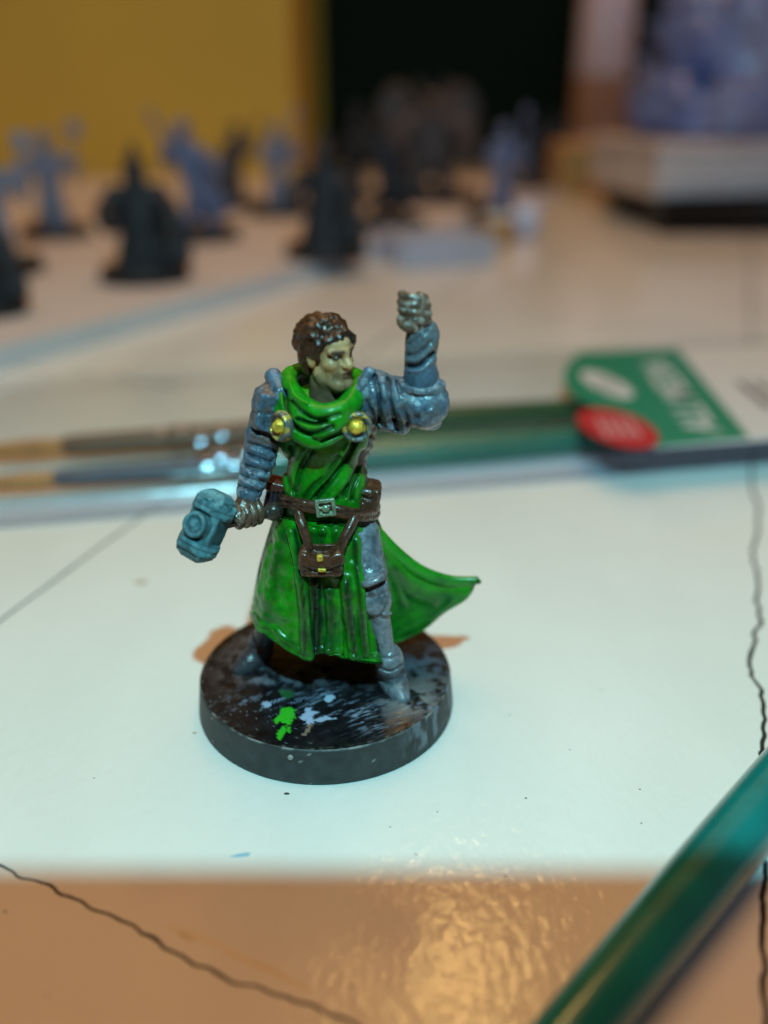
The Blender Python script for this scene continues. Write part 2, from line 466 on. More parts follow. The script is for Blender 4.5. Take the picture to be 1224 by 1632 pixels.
for a_ in ((330, 1500, 4.2, .30, -.42, (.72, .66, .55), 21), (425, 1545, 3.0, .28, -.45, (.70, .61, .46), 22), (300, 1492, 1.0, .3, -.4, (.62, .54, .40), 25)): smear(*a_)
rng = random.Random(4); m_crumb = M('crumb', base=(.06, .06, .055), rough=.8)
for px, py, s in ((457, 1265, .22), (838, 1272, .12), (622, 1205, .09), (812, 1140, .1), (908, 1195, .09), (1020, 1258, .1), (1022, 1312, .1), (697, 1294, .09), (622, 1318, .09), (805, 1396, .11), (663, 1362, .11), (958, 1100, .08), (150, 1240, .09), (8, 1453, .14), (75, 1585, .1), (560, 1572, .14)):
    c = atz(px, py); V, F = [], []
    for k in range(6):
        a = k * math.pi / 3; V.append((c[0] + s * (1.6 if px == 457 else 1) * math.cos(a) * (.7 + .5 * rng.random()), c[1] + s * .7 * math.sin(a), .004))
    V.append((c[0], c[1], s * .7)); F = [[k, (k + 1) % 6, 6] for k in range(6)] + [[5, 4, 3, 2, 1, 0]]
    mesh('dust_speck', V, F, m_crumb, table)

# ------------------------------------------------------------------ the painted miniature
fig = thing('painted_miniature', 'painted warrior figurine in a green tunic with raised fist and hammer, on a round base', 'miniature')
def part(name, VF, mat, col, parent=fig, **k): return mesh(name, VF[0], VF[1], mat, parent, col, **k)
def flat(V, c, amt=.25, s=2.0, off=0.0):
    V = np.asarray(V); n = fbm(V, s, 3, off)[:, None]; return np.asarray(c) * (1 + amt * 2 * (n - .5) * 2)
def mixc(c, d, t): return c + (np.asarray(d) - c) * np.clip(t, 0, 1)[:, None]
def wash_shaded(V, c, L, dark, k=.75):  # wash paint in creases, also painting in fold shade; green ridges get painted highlights
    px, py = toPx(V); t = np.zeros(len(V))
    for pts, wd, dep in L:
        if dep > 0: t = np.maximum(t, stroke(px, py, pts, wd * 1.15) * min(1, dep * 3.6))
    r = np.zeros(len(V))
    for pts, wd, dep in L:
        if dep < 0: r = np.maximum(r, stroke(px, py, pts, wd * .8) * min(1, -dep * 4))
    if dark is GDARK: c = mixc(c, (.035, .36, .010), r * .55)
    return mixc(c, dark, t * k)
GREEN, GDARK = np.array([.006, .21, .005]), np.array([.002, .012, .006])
STEEL, SDARK = np.array([.075, .120, .172]), np.array([.006, .008, .014])
LEATH, LDARK = np.array([.085, .032, .018]), np.array([.012, .006, .006])

# base ---------------------------------------------------------------
V, F = lathe([(0.01, 0), (12.3, 0), (12.5, .12), (12.52, .3)] + [(12.52 - .30 * t, .3 + 3.08 * t) for t in np.linspace(.06, .94, 15)] + [(12.22, 3.38), (12.16, 3.52), (12.05, 3.58)], 300)
P = V; c = flat(P, (.028, .033, .034), .3, 1.2)
sc = sstep(.50, .62, fbm(P * np.array([1, 1, .35]), 1.5, 4, 3)) * sstep(6.5, 9.5, P[:, 0]) * sstep(.5, 1.2, P[:, 2])
c = mixc(c, (.18, .22, .27), sc * .7)
sp = (vnoise(P, 9.0) > .93); c[sp] = (.25, .25, .24)
c = mixc(c, (.30, .30, .29), sstep(3.40, 3.5, P[:, 2]) * sstep(.42, .7, fbm(P, 1.1, 3, 9)) * .6)
base = part('base', (V, F), m_side, c)
n_r, n_a = 120, 300
rr = np.linspace(0.02, 1, n_r) ** .8 * 12.06; aa = np.linspace(0, 2 * math.pi, n_a, endpoint=False)
X = rr[:, None] * np.cos(aa); Y = rr[:, None] * np.sin(aa); P = np.stack([X, Y, np.zeros_like(X)], -1).reshape(-1, 3)
px, py = toPx(P + np.array([0, 0, 3.6]))
edge = sstep(12.06, 11.4, np.hypot(P[:, 0], P[:, 1]))
stre = fbm(P @ np.array([[.35, 1.1, 0], [-1.1, .5, 0], [0, 0, 1]]), 1.0, 4, 5)
rotated = np.stack([P[:, 0] * .45 + P[:, 1] * .22, P[:, 1] * 3.2 - P[:, 0] * 1.8, P[:, 2]], -1); stq = fbm(rotated, .9, 4, 12)
def blob(x, y, rx, ry=None): ry = ry or rx; return np.exp(-((px - x) / rx) ** 2 - ((py - y) / ry) ** 2)
mound = (1.3 * blob(398, 1048, 34, 24) + .8 * blob(636, 1112, 42, 26) + .35 * blob(600, 1140, 60, 20) + .3 * blob(430, 1090, 40, 25)) * edge
zz = 3.58 + mound * .55 + edge * ((stq - .5) * .10 * (.2 + np.clip(mound, 0, 1)) + (fbm(P, .9, 3) - .5) * .05)
P[:, 2] = zz
c = flat(P, (.007, .007, .009), .5, 1.2)
fine = fbm(rotated, 3.2, 3, 33)
t = (.9 * blob(372, 1066, 34, 40) + .6 * blob(395, 1020, 20, 22)) * sstep(.35, .62, stre); c = mixc(c, (.10, .075, .072), t * .8)
t = (blob(415, 1060, 26, 45) + .8 * blob(440, 1092, 50, 18) + .6 * blob(500, 1075, 60, 20)) * sstep(.44, .70, stre); c = mixc(c, (.13, .135, .165), t * .8)
t = (blob(560, 1135, 60, 22) + blob(430, 1125, 60, 22) + .8 * blob(690, 1120, 40, 40) + blob(500, 1110, 50, 20) + .8 * blob(600, 1150, 40, 18)) * sstep(.48, .68, fine) * sstep(.44, .66, stq); c = mixc(c, (.24, .30, .42), t * .9)
t = (blob(668, 1118, 30, 22) + .8 * blob(625, 1120, 32, 26) + .7 * blob(690, 1085, 30, 14)) * sstep(.36, .58, stre); c = mixc(c, (.23, .22, .23), t * .8)
t = (blob(690, 1060, 26, 28) + blob(650, 1062, 30, 15)) * sstep(.42, .6, stre); c = mixc(c, (.06, .08, .11), t)
wob = (fbm(P, 2.2, 3, 21) - .5)
def patch(x, y, rx, ry, colr, sk=0.0, hard=.12):
    global c
    d = 1 - np.sqrt(((px - x - sk * (py - y)) / rx) ** 2 + ((py - y) / ry) ** 2) + wob * 1.6
    c = mixc(c, colr, sstep(0, hard, d))
patch(490, 1141, 15, 12, (.36, .43, .62)); patch(526, 1112, 9, 7, (.42, .48, .62)); patch(424, 1123, 9, 5, (.34, .40, .55)); patch(514, 1146, 18, 4, (.34, .42, .58))
patch(456, 1143, 14, 18, (.035, .44, .02), -.05); patch(449, 1166, 6, 18, (.03, .42, .02), -.25); patch(455, 1107, 12, 8, (.02, .10, .03), 0, .5)
patch(491, 1162, 4, 9, (.24, .16, .12), -.6)
pt = sstep(.55, .75, fbm(P, 4.2, 2, 50)) * sstep(11.6, 12.0, np.hypot(P[:, 0], P[:, 1])); c = mixc(c, (.22, .20, .19), pt * .5)
c[(vnoise(P, 7.0, 5) > .955)] = (.16, .17, .19)
idx = np.arange(n_r * n_a).reshape(n_r, n_a); i2 = np.roll(idx, -1, 1)
F = np.stack([idx[:-1], i2[:-1] * 0 + idx[1:], i2[1:], i2[:-1]], -1).reshape(-1, 4)
part('base_top', (P, F), m_base, c, base)
b = w(463, 1207, -12.1); V, F = Sdf(b - .5, b + .5, .05).add(ell(b, (.26, .26, .26))).mesh(); part('paint_bubble', (V, F), m_side, flat(V, (.30, .31, .30)), base)

# trunk under the cloth --------------------------------------------------
H = .085
s = Sdf((-5.5, -4.2, 15), (6.5, 5, 36), H)
s.add(ell(w(531, 690, 1.6), (3.9, 2.3, 3.7))).add(ell(w(524, 770, .9), (3.7, 2.6, 3.4)), 1.2).add(ell(w(512, 640, 1.3), (3.4, 1.8, 1.6)), 1.0)
s.strokes([([(588, 690 + 14 * k), (600, 696 + 14 * k)], 4, .25) for k in range(8)])
V, F = s.mesh(); trunk = part('torso_armour', (V, F), m_armour, flat(V, (.10, .085, .09), .4, 2.5))

folds = [([(566, 702), (548, 735), (527, 765), (505, 792)], 5, .42), ([(578, 722), (564, 755), (548, 790)], 5, .38), ([(570, 760), (562, 780), (560, 796)], 4, .25),
         ([(497, 716), (480, 745), (472, 782)], 6, .25), ([(462, 712), (466, 724), (462, 738)], 4, .28), ([(540, 730), (520, 760), (500, 775), (485, 795)], 5, .26),
         ([(455, 735), (460, 765), (470, 790)], 5, .22), ([(520, 770), (505, 788), (495, 800)], 4, .22), ([(552, 775), (540, 790), (532, 800)], 4, .25),
         ([(556, 712), (538, 740), (515, 770)], 5, -.22), ([(572, 735), (556, 765), (540, 790)], 4, -.22), ([(485, 720), (468, 760), (466, 790)], 6, -.16), ([(474, 712), (470, 725), (466, 730)], 4, -.15)]
s = Sdf((-5.5, -5, 15), (6, 4.5, 36), H)
s.add(ell(w(515, 692, .1), (4.0, 2.95, 3.7))).add(ell(w(517, 770, 0), (3.75, 2.75, 3.5)), 1.2).add(ell(w(508, 645, .4), (3.3, 2.2, 1.7)), 1.0).add(ell(w(517, 815, 0), (3.55, 3.0, 2.2)), 1.2)
s.strokes([(p_, w_ * .9, d_ * 1.2) for p_, w_, d_ in folds], 0).rough(.08, .7)
V, F = s.mesh(); c = flat(V, GREEN, .28, 1.0); c = mixc(c, (.02, .32, .012), sstep(.5, .7, fbm(V, 1.4, 3, 8)) * .6)
part('tunic', (V, F), m_green, wash_shaded(V, c, folds, GDARK))

# hood lying round the neck -------------------------------------------------
s = Sdf((-5.2, -6.2, 27.5), (5.2, 4.5, 37), .075)
def loop(L, r, k=.35): s.tube([w(*p) for p in L], [q * .97 for q in r], .42, 6, True)
loop([(460, 600, .8), (468, 626, -1.8), (486, 648, -3.2), (516, 660, -3.9), (545, 652, -3.5), (566, 626, -1.6), (574, 604, 1.0), (545, 592, 3.0), (495, 588, 3.0)], [.6, .62, .66, .72, .66, .58, .5, .55, .6])
loop([(452, 618, .2), (460, 650, -2.3), (484, 674, -3.7), (512, 683, -4.3), (544, 667, -3.7), (566, 638, -2.0), (576, 612, 1.0), (545, 600, 3.4), (488, 598, 3.0)], [.6, .56, .58, .62, .58, .56, .52, .6, .6])
loop([(446, 632, .0), (452, 664, -2.3), (474, 690, -3.3), (502, 704, -3.8), (538, 688, -3.4), (563, 656, -2.1), (578, 626, .6), (545, 606, 3.6), (482, 606, 3.0)], [.5, .5, .5, .55, .5, .5, .5, .5, .5])
hf = [([(474, 668), (500, 675), (520, 672)], 3.2, .36), ([(466, 640), (485, 658), (508, 668), (540, 660)], 3.2, .22), ([(455, 625), (458, 655), (472, 680), (500, 690), (530, 680)], 4, .28), ([(545, 690), (530, 696), (512, 704)], 3, .2), ([(462, 610), (470, 630), (490, 642)], 3, -.15)]
s.strokes([(p_, w_, d_ * 1.3) for p_, w_, d_ in hf], .5).rough(.06, .9)
V, F = s.mesh(); c = flat(V, GREEN * 1.05, .25, 1.1)
part('hood', (V, F), m_green, wash_shaded(V, c, hf, GDARK, .8))

# head ------------------------------------------------------------------
yaw = math.radians(47); fv = np.array([math.sin(yaw), -math.cos(yaw), .06]); fv /= np.linalg.norm(fv)
lv = np.cross((0, 0, 1), fv); lv /= np.linalg.norm(lv); uv = np.cross(fv, lv); RH = np.array([fv, lv, uv])
HC = w(521, 561, -.7); HS = .82
def hp(x, y, z): return HC + HS * (x * fv + y * lv + z * uv)
def hr(*r): return tuple(HS * q for q in r)
s = Sdf(HC - 4.3, HC + np.array([4.3, 4.3, 3.6]), .055)
s.add(ell(hp(-.35, 0, .85), hr(2.5, 2.0, 2.36), RH)).add(ell(hp(.95, 0, -1.1), hr(1.62, 1.62, 2.35), RH), .5)
s.add(seg(hp(1.95, -.5, -3.05), hp(1.95, .5, -3.05), HS * .70), .4)
for q in (-1, 1):
    s.add(seg(hp(1.75, .5 * q, -3.0), hp(.2, 1.55 * q, -2.0), HS * .66, HS * .50), .5)
    s.add(ell(hp(1.7, 1.25 * q, -.8), hr(.6, .5, .5), RH), .5)
s.add(ell(hp(1.75, 0, 1.0), hr(.85, 1.5, .9), RH), .5)
for q in (-1, 1): s.cut(ell(hp(2.62, .92 * q, .02), hr(.62, .62, .42), RH), .25)
for q in (-1, 1): s.add(seg(hp(2.58, .30 * q, .36), hp(2.05, 1.5 * q, .50), HS * .40, HS * .30), .2)
s.add(seg(hp(2.38, 0, .38), hp(3.1, 0, -1.0), HS * .30, HS * .44), .25)
for q in (-1, 1): s.add(ell(hp(2.66, .4 * q, -1.04), hr(.38, .24, .24), RH), .15)
s.add(ell(hp(2.25, 0, -1.85), hr(.55, .9, .6), RH), .4)
s.add(seg(hp(2.58, -.5, -1.72), hp(2.58, .5, -1.72), HS * .13), .12).add(seg(hp(2.54, -.42, -2.12), hp(2.54, .42, -2.12), HS * .17), .12)
s.cut(seg(hp(2.85, -.62, -1.92), hp(2.85, .62, -1.92), HS * .13), .1)
s.cut(seg(hp(2.9, -.4, -2.5), hp(2.9, .4, -2.5), HS * .25), .2)
for q in (-1, 1):
    s.cut(seg(hp(2.65, .75 * q, -1.1), hp(2.3, 1.15 * q, -2.1), HS * .12), .2)
    s.add(ell(hp(2.12, .92 * q, -.04), hr(.40, .42, .30), RH), .04)
    s.add(seg(hp(2.38, .5 * q, .22), hp(2.22, 1.35 * q, .18), HS * .13), .08)
    s.add(ell(hp(-.25, 2.0 * q, -.35), hr(.62, .28, .95), RH), .15).cut(ell(hp(-.1, 2.28 * q, -.25), hr(.34, .2, .55), RH), .1)
s.add(seg(hp(-.3, 0, -1.6), hp(-.5, 0, -5.2), 1.35, 1.6), .4)
s.add(seg(hp(.5, -1.3, -2.6), hp(.6, -.3, -5), .35), .5)
V, F = s.mesh(); L = (V - HC) @ RH.T / HS; lx, ly, lz = L.T
c = flat(V, (.50, .265, .115), .28, 1.6)
def lb(x, y, z, r): return np.exp(-(((lx - x) ** 2 + (np.abs(ly) - y) ** 2 + (lz - z) ** 2) / r ** 2))
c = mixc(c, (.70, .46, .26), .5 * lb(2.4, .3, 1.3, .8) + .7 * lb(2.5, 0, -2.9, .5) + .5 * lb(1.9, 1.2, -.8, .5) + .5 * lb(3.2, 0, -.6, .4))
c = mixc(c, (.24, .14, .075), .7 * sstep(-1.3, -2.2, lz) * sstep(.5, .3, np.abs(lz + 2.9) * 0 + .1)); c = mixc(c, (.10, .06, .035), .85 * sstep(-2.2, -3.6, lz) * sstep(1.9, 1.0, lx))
c = mixc(c, (.09, .045, .025), .8 * lb(2.3, .9, .05, .62)); c = mixc(c, (.05, .025, .016), np.exp(-((lz - .42) / .22) ** 2) * sstep(.25, .4, np.abs(ly)) * sstep(1.7, 1.5, np.abs(ly)) * (lx > 1.6))
ew = (lx > 1.6) & (np.hypot(np.abs(ly) - .92, lz * 1.25 + .02) < .44) ; c[ew] = (.05, .03, .022)
ew = (lx > 1.6) & (np.hypot((np.abs(ly) - .92) * .9, lz * 2.2 + .12) < .26); c[ew] = (.34, .32, .29)
ew = (lx > 1.6) & (np.hypot(ly + .80, lz * 1.1) < .17) | ((lx > 1.6) & (np.hypot(ly - 1.0, lz * 1.1) < .17)); c[ew] = (.015, .012, .012)
c = mixc(c, (.26, .075, .05), np.exp(-((lz + 1.92) / .24) ** 2) * (np.abs(ly) < .62) * sstep(2.2, 2.4, lx))
c = mixc(c, (.08, .02, .02), np.exp(-((lz + 1.92) / .08) ** 2) * (np.abs(ly) < .62) * sstep(2.2, 2.4, lx))
c = mixc(c, (.06, .03, .02), lb(2.8, .38, -1.28, .22))
c = mixc(c, (.10, .065, .04), .6 * lb(2.2, .3, -2.5, .3) + .55 * sstep(.45, .65, fbm(V, 2.4, 3, 2)) * sstep(-.6, -2.0, lz))
head = part('head', (V, F), m_skin, c)

s = Sdf(HC - np.array([4.4, 4.4, 4.4]), HC + np.array([4.4, 4.4, 4.4]), .065)
s.add(ell(hp(-.5, 0, 1.0), hr(2.85, 2.32, 2.66), RH))
s.cut(ell(hp(2.7, 0, -.75), hr(1.9, 2.6, 2.15), RH), .15).cut(half(hp(.55, 0, .35), RH.T @ np.array([-1, 0, .0])), .0) if False else None
s.cut(ell(hp(2.45, 0, -1.05), hr(2.05, 3.2, 2.45), RH), .2)
s.cut(ell(hp(1.0, 0, -3.4), hr(2.4, 3.2, 2.6), RH), .3)
rh = random.Random(11)
for k in range(15):                       # swept-back wavy locks over the crown
    a = (k - 7) / 7 * 1.30; pts = []
    for q, t in enumerate(np.linspace(0, 1, 8)):
        e = 0.62 + t * 2.65                # angle from the forehead over the crown to the nape
        r = 1.0 + .055 * math.sin(q * 2.0 + k * 2.1)
        cx, cz = math.cos(e), math.sin(e)
        wy = math.sin(a) * (2.25 if q else 2.1)
        pr = math.cos(a * .85)
        pts.append(hp(-.55 + 2.72 * cx * r * (pr * .85 + .15) , wy * r * (.95 - .12 * max(0, t - .6)), .95 + 2.55 * cz * r * (pr * .9 + .1)))
    s.tube(pts, [.26 * HS, .40 * HS, .42 * HS, .38 * HS, .42 * HS, .36 * HS], .1, 3)
for k in range(7):                        # fringe pushed up and to the sides
    a = (k - 3) / 3
    s.tube([hp(1.62 - .35 * abs(a), a * 1.0, 2.05 - .2 * abs(a)), hp(1.95 - .5 * abs(a), a * 1.45, 1.75 - .25 * abs(a)), hp(1.35 - .6 * abs(a), a * 2.0, 1.35 - .45 * abs(a))], [.42 * HS, .46 * HS, .3 * HS], .1, 4)
s.tube([hp(1.75, .9, 2.1), hp(1.75, 1.75, 1.3), hp(1.2, 2.1, .5)], [.4, .42, .25], .1)
for q in (-1, 1):                         # sideburns and hair behind the ears down to the nape
    s.tube([hp(.75, 1.85 * q, 1.4), hp(.55, 1.95 * q, .5), hp(.6, 1.85 * q, -.4)], [.45 * HS, .35 * HS, .16 * HS], .15)
    for z in range(4): s.tube([hp(-1.15 - .25 * z, (2.05 - .25 * z) * q, 1.2), hp(-1.35 - .28 * z, (2.05 - .28 * z) * q, -.4), hp(-1.15 - .28 * z, (1.75 - .28 * z) * q, -1.9 - .1 * z)], [.5 * HS, .52 * HS, .4 * HS], .12)
s.rough(.22, 1.25).rough(.08, 2.6)
V, F = s.mesh(); c = flat(V, (.070, .023, .011), .55, 1.3); c = mixc(c, (.010, .008, .010), sstep(.3, 1.4, ((V - HC) @ RH.T / HS)[:, 0]) * sstep(2.4, 1.6, ((V - HC) @ RH.T / HS)[:, 2]) * .75)
part('hair', (V, F), m_hair, c, head)

# skirt ----------------------------------------------------------------
rows = [[(444, 818, 1.6), (448, 826, -1.3), (466, 830, -2.8), (485, 834, -3.3), (505, 836, -3.5), (530, 838, -3.5), (555, 838, -3.2), (577, 840, -2.4)],
        [(428, 870, 1.7), (430, 880, -1.7), (452, 886, -3.5), (482, 890, -4.1), (505, 890, -3.8), (530, 893, -4.1), (560, 893, -4.0), (580, 893, -3.2)],
        [(412, 930, 1.8), (416, 940, -2.1), (444, 946, -4.1), (481, 952, -4.7), (503, 948, -4.0), (530, 950, -4.3), (566, 957, -4.8), (590, 955, -4.2)],
        [(404, 972, 1.8), (408, 982, -2.2), (438, 1000, -4.5), (481, 1028, -5.1), (500, 1018, -4.1), (530, 1026, -4.5), (572, 1036, -5.1), (602, 1036, -4.6)],
        [(402, 984, 1.8), (405, 992, -2.3), (436, 1018, -4.7), (480, 1046, -5.3), (500, 1036, -4.3), (532, 1041, -4.8), (575, 1052, -5.4), (607, 1055, -4.8)]]
ctrl = np.array([[w(*p) for p in r] for r in rows])
sf = [([(470, 845), (478, 900), (484, 970), (486, 1044)], 4, .45), ([(500, 925), (503, 980), (505, 1036)], 9, .40), ([(525, 940), (528, 990), (527, 1036)], 5, .22), ([(552, 925), (558, 985), (566, 1044)], 5, .35),
      ([(452, 850), (440, 900), (436, 950)], 7, .16), ([(430, 960), (424, 1000)], 7, .12), ([(468, 930), (470, 980), (472, 1030)], 6, -.12), ([(572, 850), (580, 930), (594, 1040)], 4, -.22),
      ([(565, 860), (572, 940), (582, 1040)], 4, .25), ([(540, 930), (544, 990), (548, 1040)], 5, -.15), ([(515, 845), (512, 862), (514, 880)], 4, .3), ([(535, 845), (536, 862), (530, 880)], 4, .25), ([(500, 845), (505, 870)], 3, .2),
      ([(404, 978), (440, 1004), (478, 1036)], 3, .10), ([(490, 1028), (530, 1033), (570, 1043), (604, 1046)], 3, .10)]
V, F = sheet(ctrl, 120, 150, .5, [(p_, w_, d_ * 1.8) for p_, w_, d_ in sf], extra=lambda G: (fbm(G, .45, 3, 5) - .5) * 1.1)
c = flat(V, GREEN * 1.0, .35, .9); c = mixc(c, (.006, .075, .012), sstep(.48, .66, fbm(V, .8, 3, 30)) * .55)
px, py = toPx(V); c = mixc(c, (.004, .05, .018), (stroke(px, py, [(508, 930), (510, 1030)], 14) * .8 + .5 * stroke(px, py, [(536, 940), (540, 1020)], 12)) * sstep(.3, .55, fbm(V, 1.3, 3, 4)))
part('skirt', (V, F), m_green, wash_shaded(V, c, sf, GDARK, .95))
# the skirt's back
b = [[(-4.0, 1.6, 20.0), (-3.2, 3.8, 20.4), (0, 4.8, 20.5), (3.2, 3.8, 20.2), (4.6, 1.0, 20.2)], [(-5.8, 1.8, 14.5), (-4.5, 5.2, 14.5), (0, 6.6, 14.5), (4.8, 5.0, 14.5), (6.4, 2.2, 14.5)], [(-7.1, 1.8, 8.6), (-5.8, 6.2, 8.0), (0, 8.0, 7.2), (6.0, 6.5, 7.0), (8.4, 3.6, 7.0)]]
V, F = sheet(np.array(b), 50, 60, .55, flip=True); part('skirt_back', (V, F), m_green, flat(V, GREEN * .7, .3, .8))
rows = [[(578, 836, -1.8), (574, 880, -1.6), (586, 935, -.6), (600, 985, 1.2), (612, 1026, 2.6)],
        [(582, 837, -1.4), (592, 884, -.6), (612, 935, .8), (628, 980, 2.2), (640, 1017, 3.2)],
        [(588, 838, -.9), (607, 883, .2), (638, 927, 1.6), (662, 965, 2.8), (676, 1000, 3.6)],
        [(591, 837, -.3), (618, 878, .7), (655, 915, 1.9), (690, 946, 2.8), (706, 975, 3.4)],
        [(593, 836, .2), (624, 873, 1.0), (665, 908, 1.9), (712, 928, 2.4), (742, 952, 2.6)],
        [(594, 835, .5), (627, 871, 1.2), (669, 905, 2.0), (714, 922, 2.4), (758, 925, 2.4)],
        [(595, 835, .8), (629, 870, 1.4), (670, 904, 2.2), (716, 921, 2.6), (764, 927, 2.6)]]
ctrl = np.array([[w(*p) for p in r] for r in rows])
tf = [([(612, 870), (650, 912), (700, 935), (750, 935)], 5, -.22), ([(630, 905), (650, 940), (690, 955)], 8, .22), ([(606, 880), (626, 920), (640, 960)], 6, .14), ([(640, 1005), (680, 985), (720, 955)], 4, .12)]
V, F = sheet(ctrl, 90, 110, .6, tf, flip=True)
c = flat(V, GREEN * 1.0, .25, 1.0); c = mixc(c, (.006, .08, .015), sstep(.5, .7, fbm(V, 1.1, 4, 60)) * .6); px, py = toPx(V)
c = mixc(c, (.014, .33, .012), stroke(px, py, [(600, 845), (640, 893), (690, 925)], 10) * .7); part('skirt_tail', (V, F), m_green, wash_shaded(V, c, tf, GDARK, .6))

# legs ------------------------------------------------------------------
s = Sdf((1.0, -7.5, 3.2), (9.5, 2.5, 21), .075)
s.add(seg(w(574, 850, -1.2), w(594, 935, -3.6), 1.75, 1.5)).add(seg(w(597, 950, -3.8), w(615, 1050, -3.5), 1.18, .9), .4)
s.tube([w(581, 931, -5.0), w(590, 930, -5.35), w(606, 922, -5.0), w(613, 912, -3.6)], .30, .15)
lf = [([(572, 942), (590, 938), (612, 928)], 2.5, .22), ([(582, 895), (588, 905)], 5, .12)]
s.strokes(lf)
V, F = s.mesh(); c = flat(V, (.13, .145, .175), .4, 1.8); c = mixc(c, (.27, .29, .32), sstep(.45, .65, fbm(V, 2.4, 3, 6)) * .5)
leg = part('leg_armour', (V, F), m_armour, wash_shaded(V, c, lf, SDARK))
s = Sdf(w(598, 960, -4) - 3, w(598, 960, -4) + 3, .06)
s.add(ell(w(597, 957, -4.0), (1.55, 1.35, 1.75))).cut(half(w(597, 932, -5), (0, -.4, -1.0)) if False else cyl(w(590, 925, -4.5), (.25, -.4, 1), 3, .35), .1)
s.add(torus(w(599, 975, -3.9), (.1, .5, 1), 1.28, .2), .1)
kf = [([(578, 972), (590, 984), (606, 980), (616, 962)], 2.0, .16), ([(592, 950), (596, 965)], 5, .08), ([(604, 948), (607, 962)], 4, .07)]
s.strokes(kf); V, F = s.mesh(); c = flat(V, (.17, .185, .21), .45, 2.2); part('knee_plate', (V, F), m_armour, wash_shaded(V, c, kf, SDARK, .85), leg)
def boot(name, pts, rad, lames, parent, lo, hi, tone):
    s = Sdf(lo, hi, .07); s.tube(pts, rad, .3)
    s.strokes(lames); s.keep((lambda p: 3.45 - p[2] + 0 * p[0] + 0 * p[1], None, None))
    V, F = s.mesh(); return part(name, (V, F), m_armour, wash_shaded(V, flat(V, tone, .3, 1.8), lames, SDARK, .8), parent)
bl = [([(604, 1082), (622, 1090), (642, 1080)], 2.2, .16), ([(606, 1064), (622, 1070), (640, 1060)], 2.2, .16), ([(610, 1046), (622, 1049), (636, 1042)], 2.2, .14), ([(640, 1072), (646, 1090)], 3, .1)]
boot('boot', [w(620, 1042, -3.4), w(621, 1056, -3.6), atz(624, 1076, 4.55), atz(632, 1096, 4.25), atz(643, 1116, 3.9)], [1.0, 1.22, 1.35, 1.1, .5], bl, leg, (3, -8, 3), (10, 1, 10), np.array([.16, .175, .20]))
s = Sdf((-9.5, -3.5, 3), (-2, 4, 16), .1); s.add(seg((-2.8, .6, 15), (-6.3, 1.0, 6), 1.4, 1.0)); V, F = s.mesh(); leg2 = part('leg_armour', (V, F), m_armour, flat(V, STEEL * .7, .3, 1.8))
boot('boot', [(-6.3, 1.2, 6.4), (-6.6, .9, 4.9), (-7.6, .1, 4.2), (-8.4, -.6, 3.85)], [1.05, 1.2, 1.05, .6], [([(395, 1030), (415, 1036)], 3, .14)], leg2, (-10, -3.5, 3), (-4, 4, 8), np.array([.045, .042, .05]))

# belt, pouches ------------------------------------------------------------
s = Sdf((-5.5, -6.2, 16), (6.8, 5.5, 25), .06)
for dz in (2, 11):
    s.tube([w(x, y + dz, d) for x, y, d in ((448, 790, -.6), (466, 795, -2.8), (494, 801, -3.55), (522, 805, -3.75), (552, 811, -3.6), (580, 815, -2.8), (598, 811, -.4), (592, 798, 2.4), (520, 790, 3.4), (460, 788, 2.2))], .31, .1, 6, True)
s.rough(.06, 2.2); V, F = s.mesh(); belt = part('belt', (V, F), m_leather, wash_shaded(V, flat(V, LEATH, .35, 2), [([(462, 800), (496, 810), (550, 815), (590, 812)], 2.5, .2)], LDARK))
bc = w(519, 809, -4.1); R = basis((0.05, -1, .1), (1, 0, 0.1))
s = Sdf(bc - 1.4, bc + 1.4, .045); s.add(box(bc, (.86, .80, .2), R, .1)).cut(box(bc + (0, -.2, 0), (.55, .5, .3), R, .06)); s.add(ell(bc + (.0, -.05, -.1), (.36, .25, .36))).add(seg(bc + (-.1, -.15, 0), bc + (-.8, -.1, .05), .11))
V, F = s.mesh(); part('buckle', (V, F), m_gold, flat(V, (.24, .30, .20), .3, 3), belt)
s = Sdf((-4, -6.6, 13), (4, -1, 23), .06)
s.tube([w(476, 818, -3.5), w(483, 842, -4.2), w(493, 872, -4.7)], .40, .1).tube([w(566, 824, -3.4), w(553, 848, -4.3), w(542, 872, -4.8)], .42, .1)
s.rough(.06, 2); V, F = s.mesh(); part('pouch_strap', (V, F), m_leather, flat(V, LEATH, .35, 2), belt)
pc = w(513, 893, -5.1)
s = Sdf(pc - 3.2, pc + 3.2, .055)
s.add(box(pc, (1.85, .85, 1.35), None, .4)).add(box(pc + (0, -.18, .28), (1.95, .9, .9), None, .35), .05)
s.cut(cyl(pc + (0, -.7, 2.0), (0, 1, .1), 1.45, .9, .2), .15)
s.add(box(w(514, 893, -6.15), (.62, .22, .55), None, .12), .06).rough(.08, 1.6)
pf = [([(482, 903), (510, 911), (546, 902)], 2.2, .16), ([(484, 878), (498, 888), (513, 890)], 2, .06)]
s.strokes(pf); V, F = s.mesh(); pouch = part('pouch', (V, F), m_leather, wash_shaded(V, flat(V, LEATH * 1.05, .4, 1.8), pf, LDARK))
for nm, p, sx, sz in (('clasp', w(510, 889, -6.35), .26, .28), ('clasp', w(513, 908, -6.15), .36, .17)):
    s = Sdf(p - .9, p + .9, .045); s.add(box(p, (sx, .2, sz), None, .1)).rough(.07, 3); V, F = s.mesh(); part(nm, (V, F), m_gold, flat(V, (.80, .52, .06), .3, 3), pouch)
p = w(441, 797, .2); R = basis((.25, .1, 1))
s = Sdf(p - 3, p + 3, .06); s.add(box(p, (1.05, 1.1, 1.7), R, .3)).add(box(p + R[2] * 1.5, (1.2, 1.25, .45), R, .2), .08)
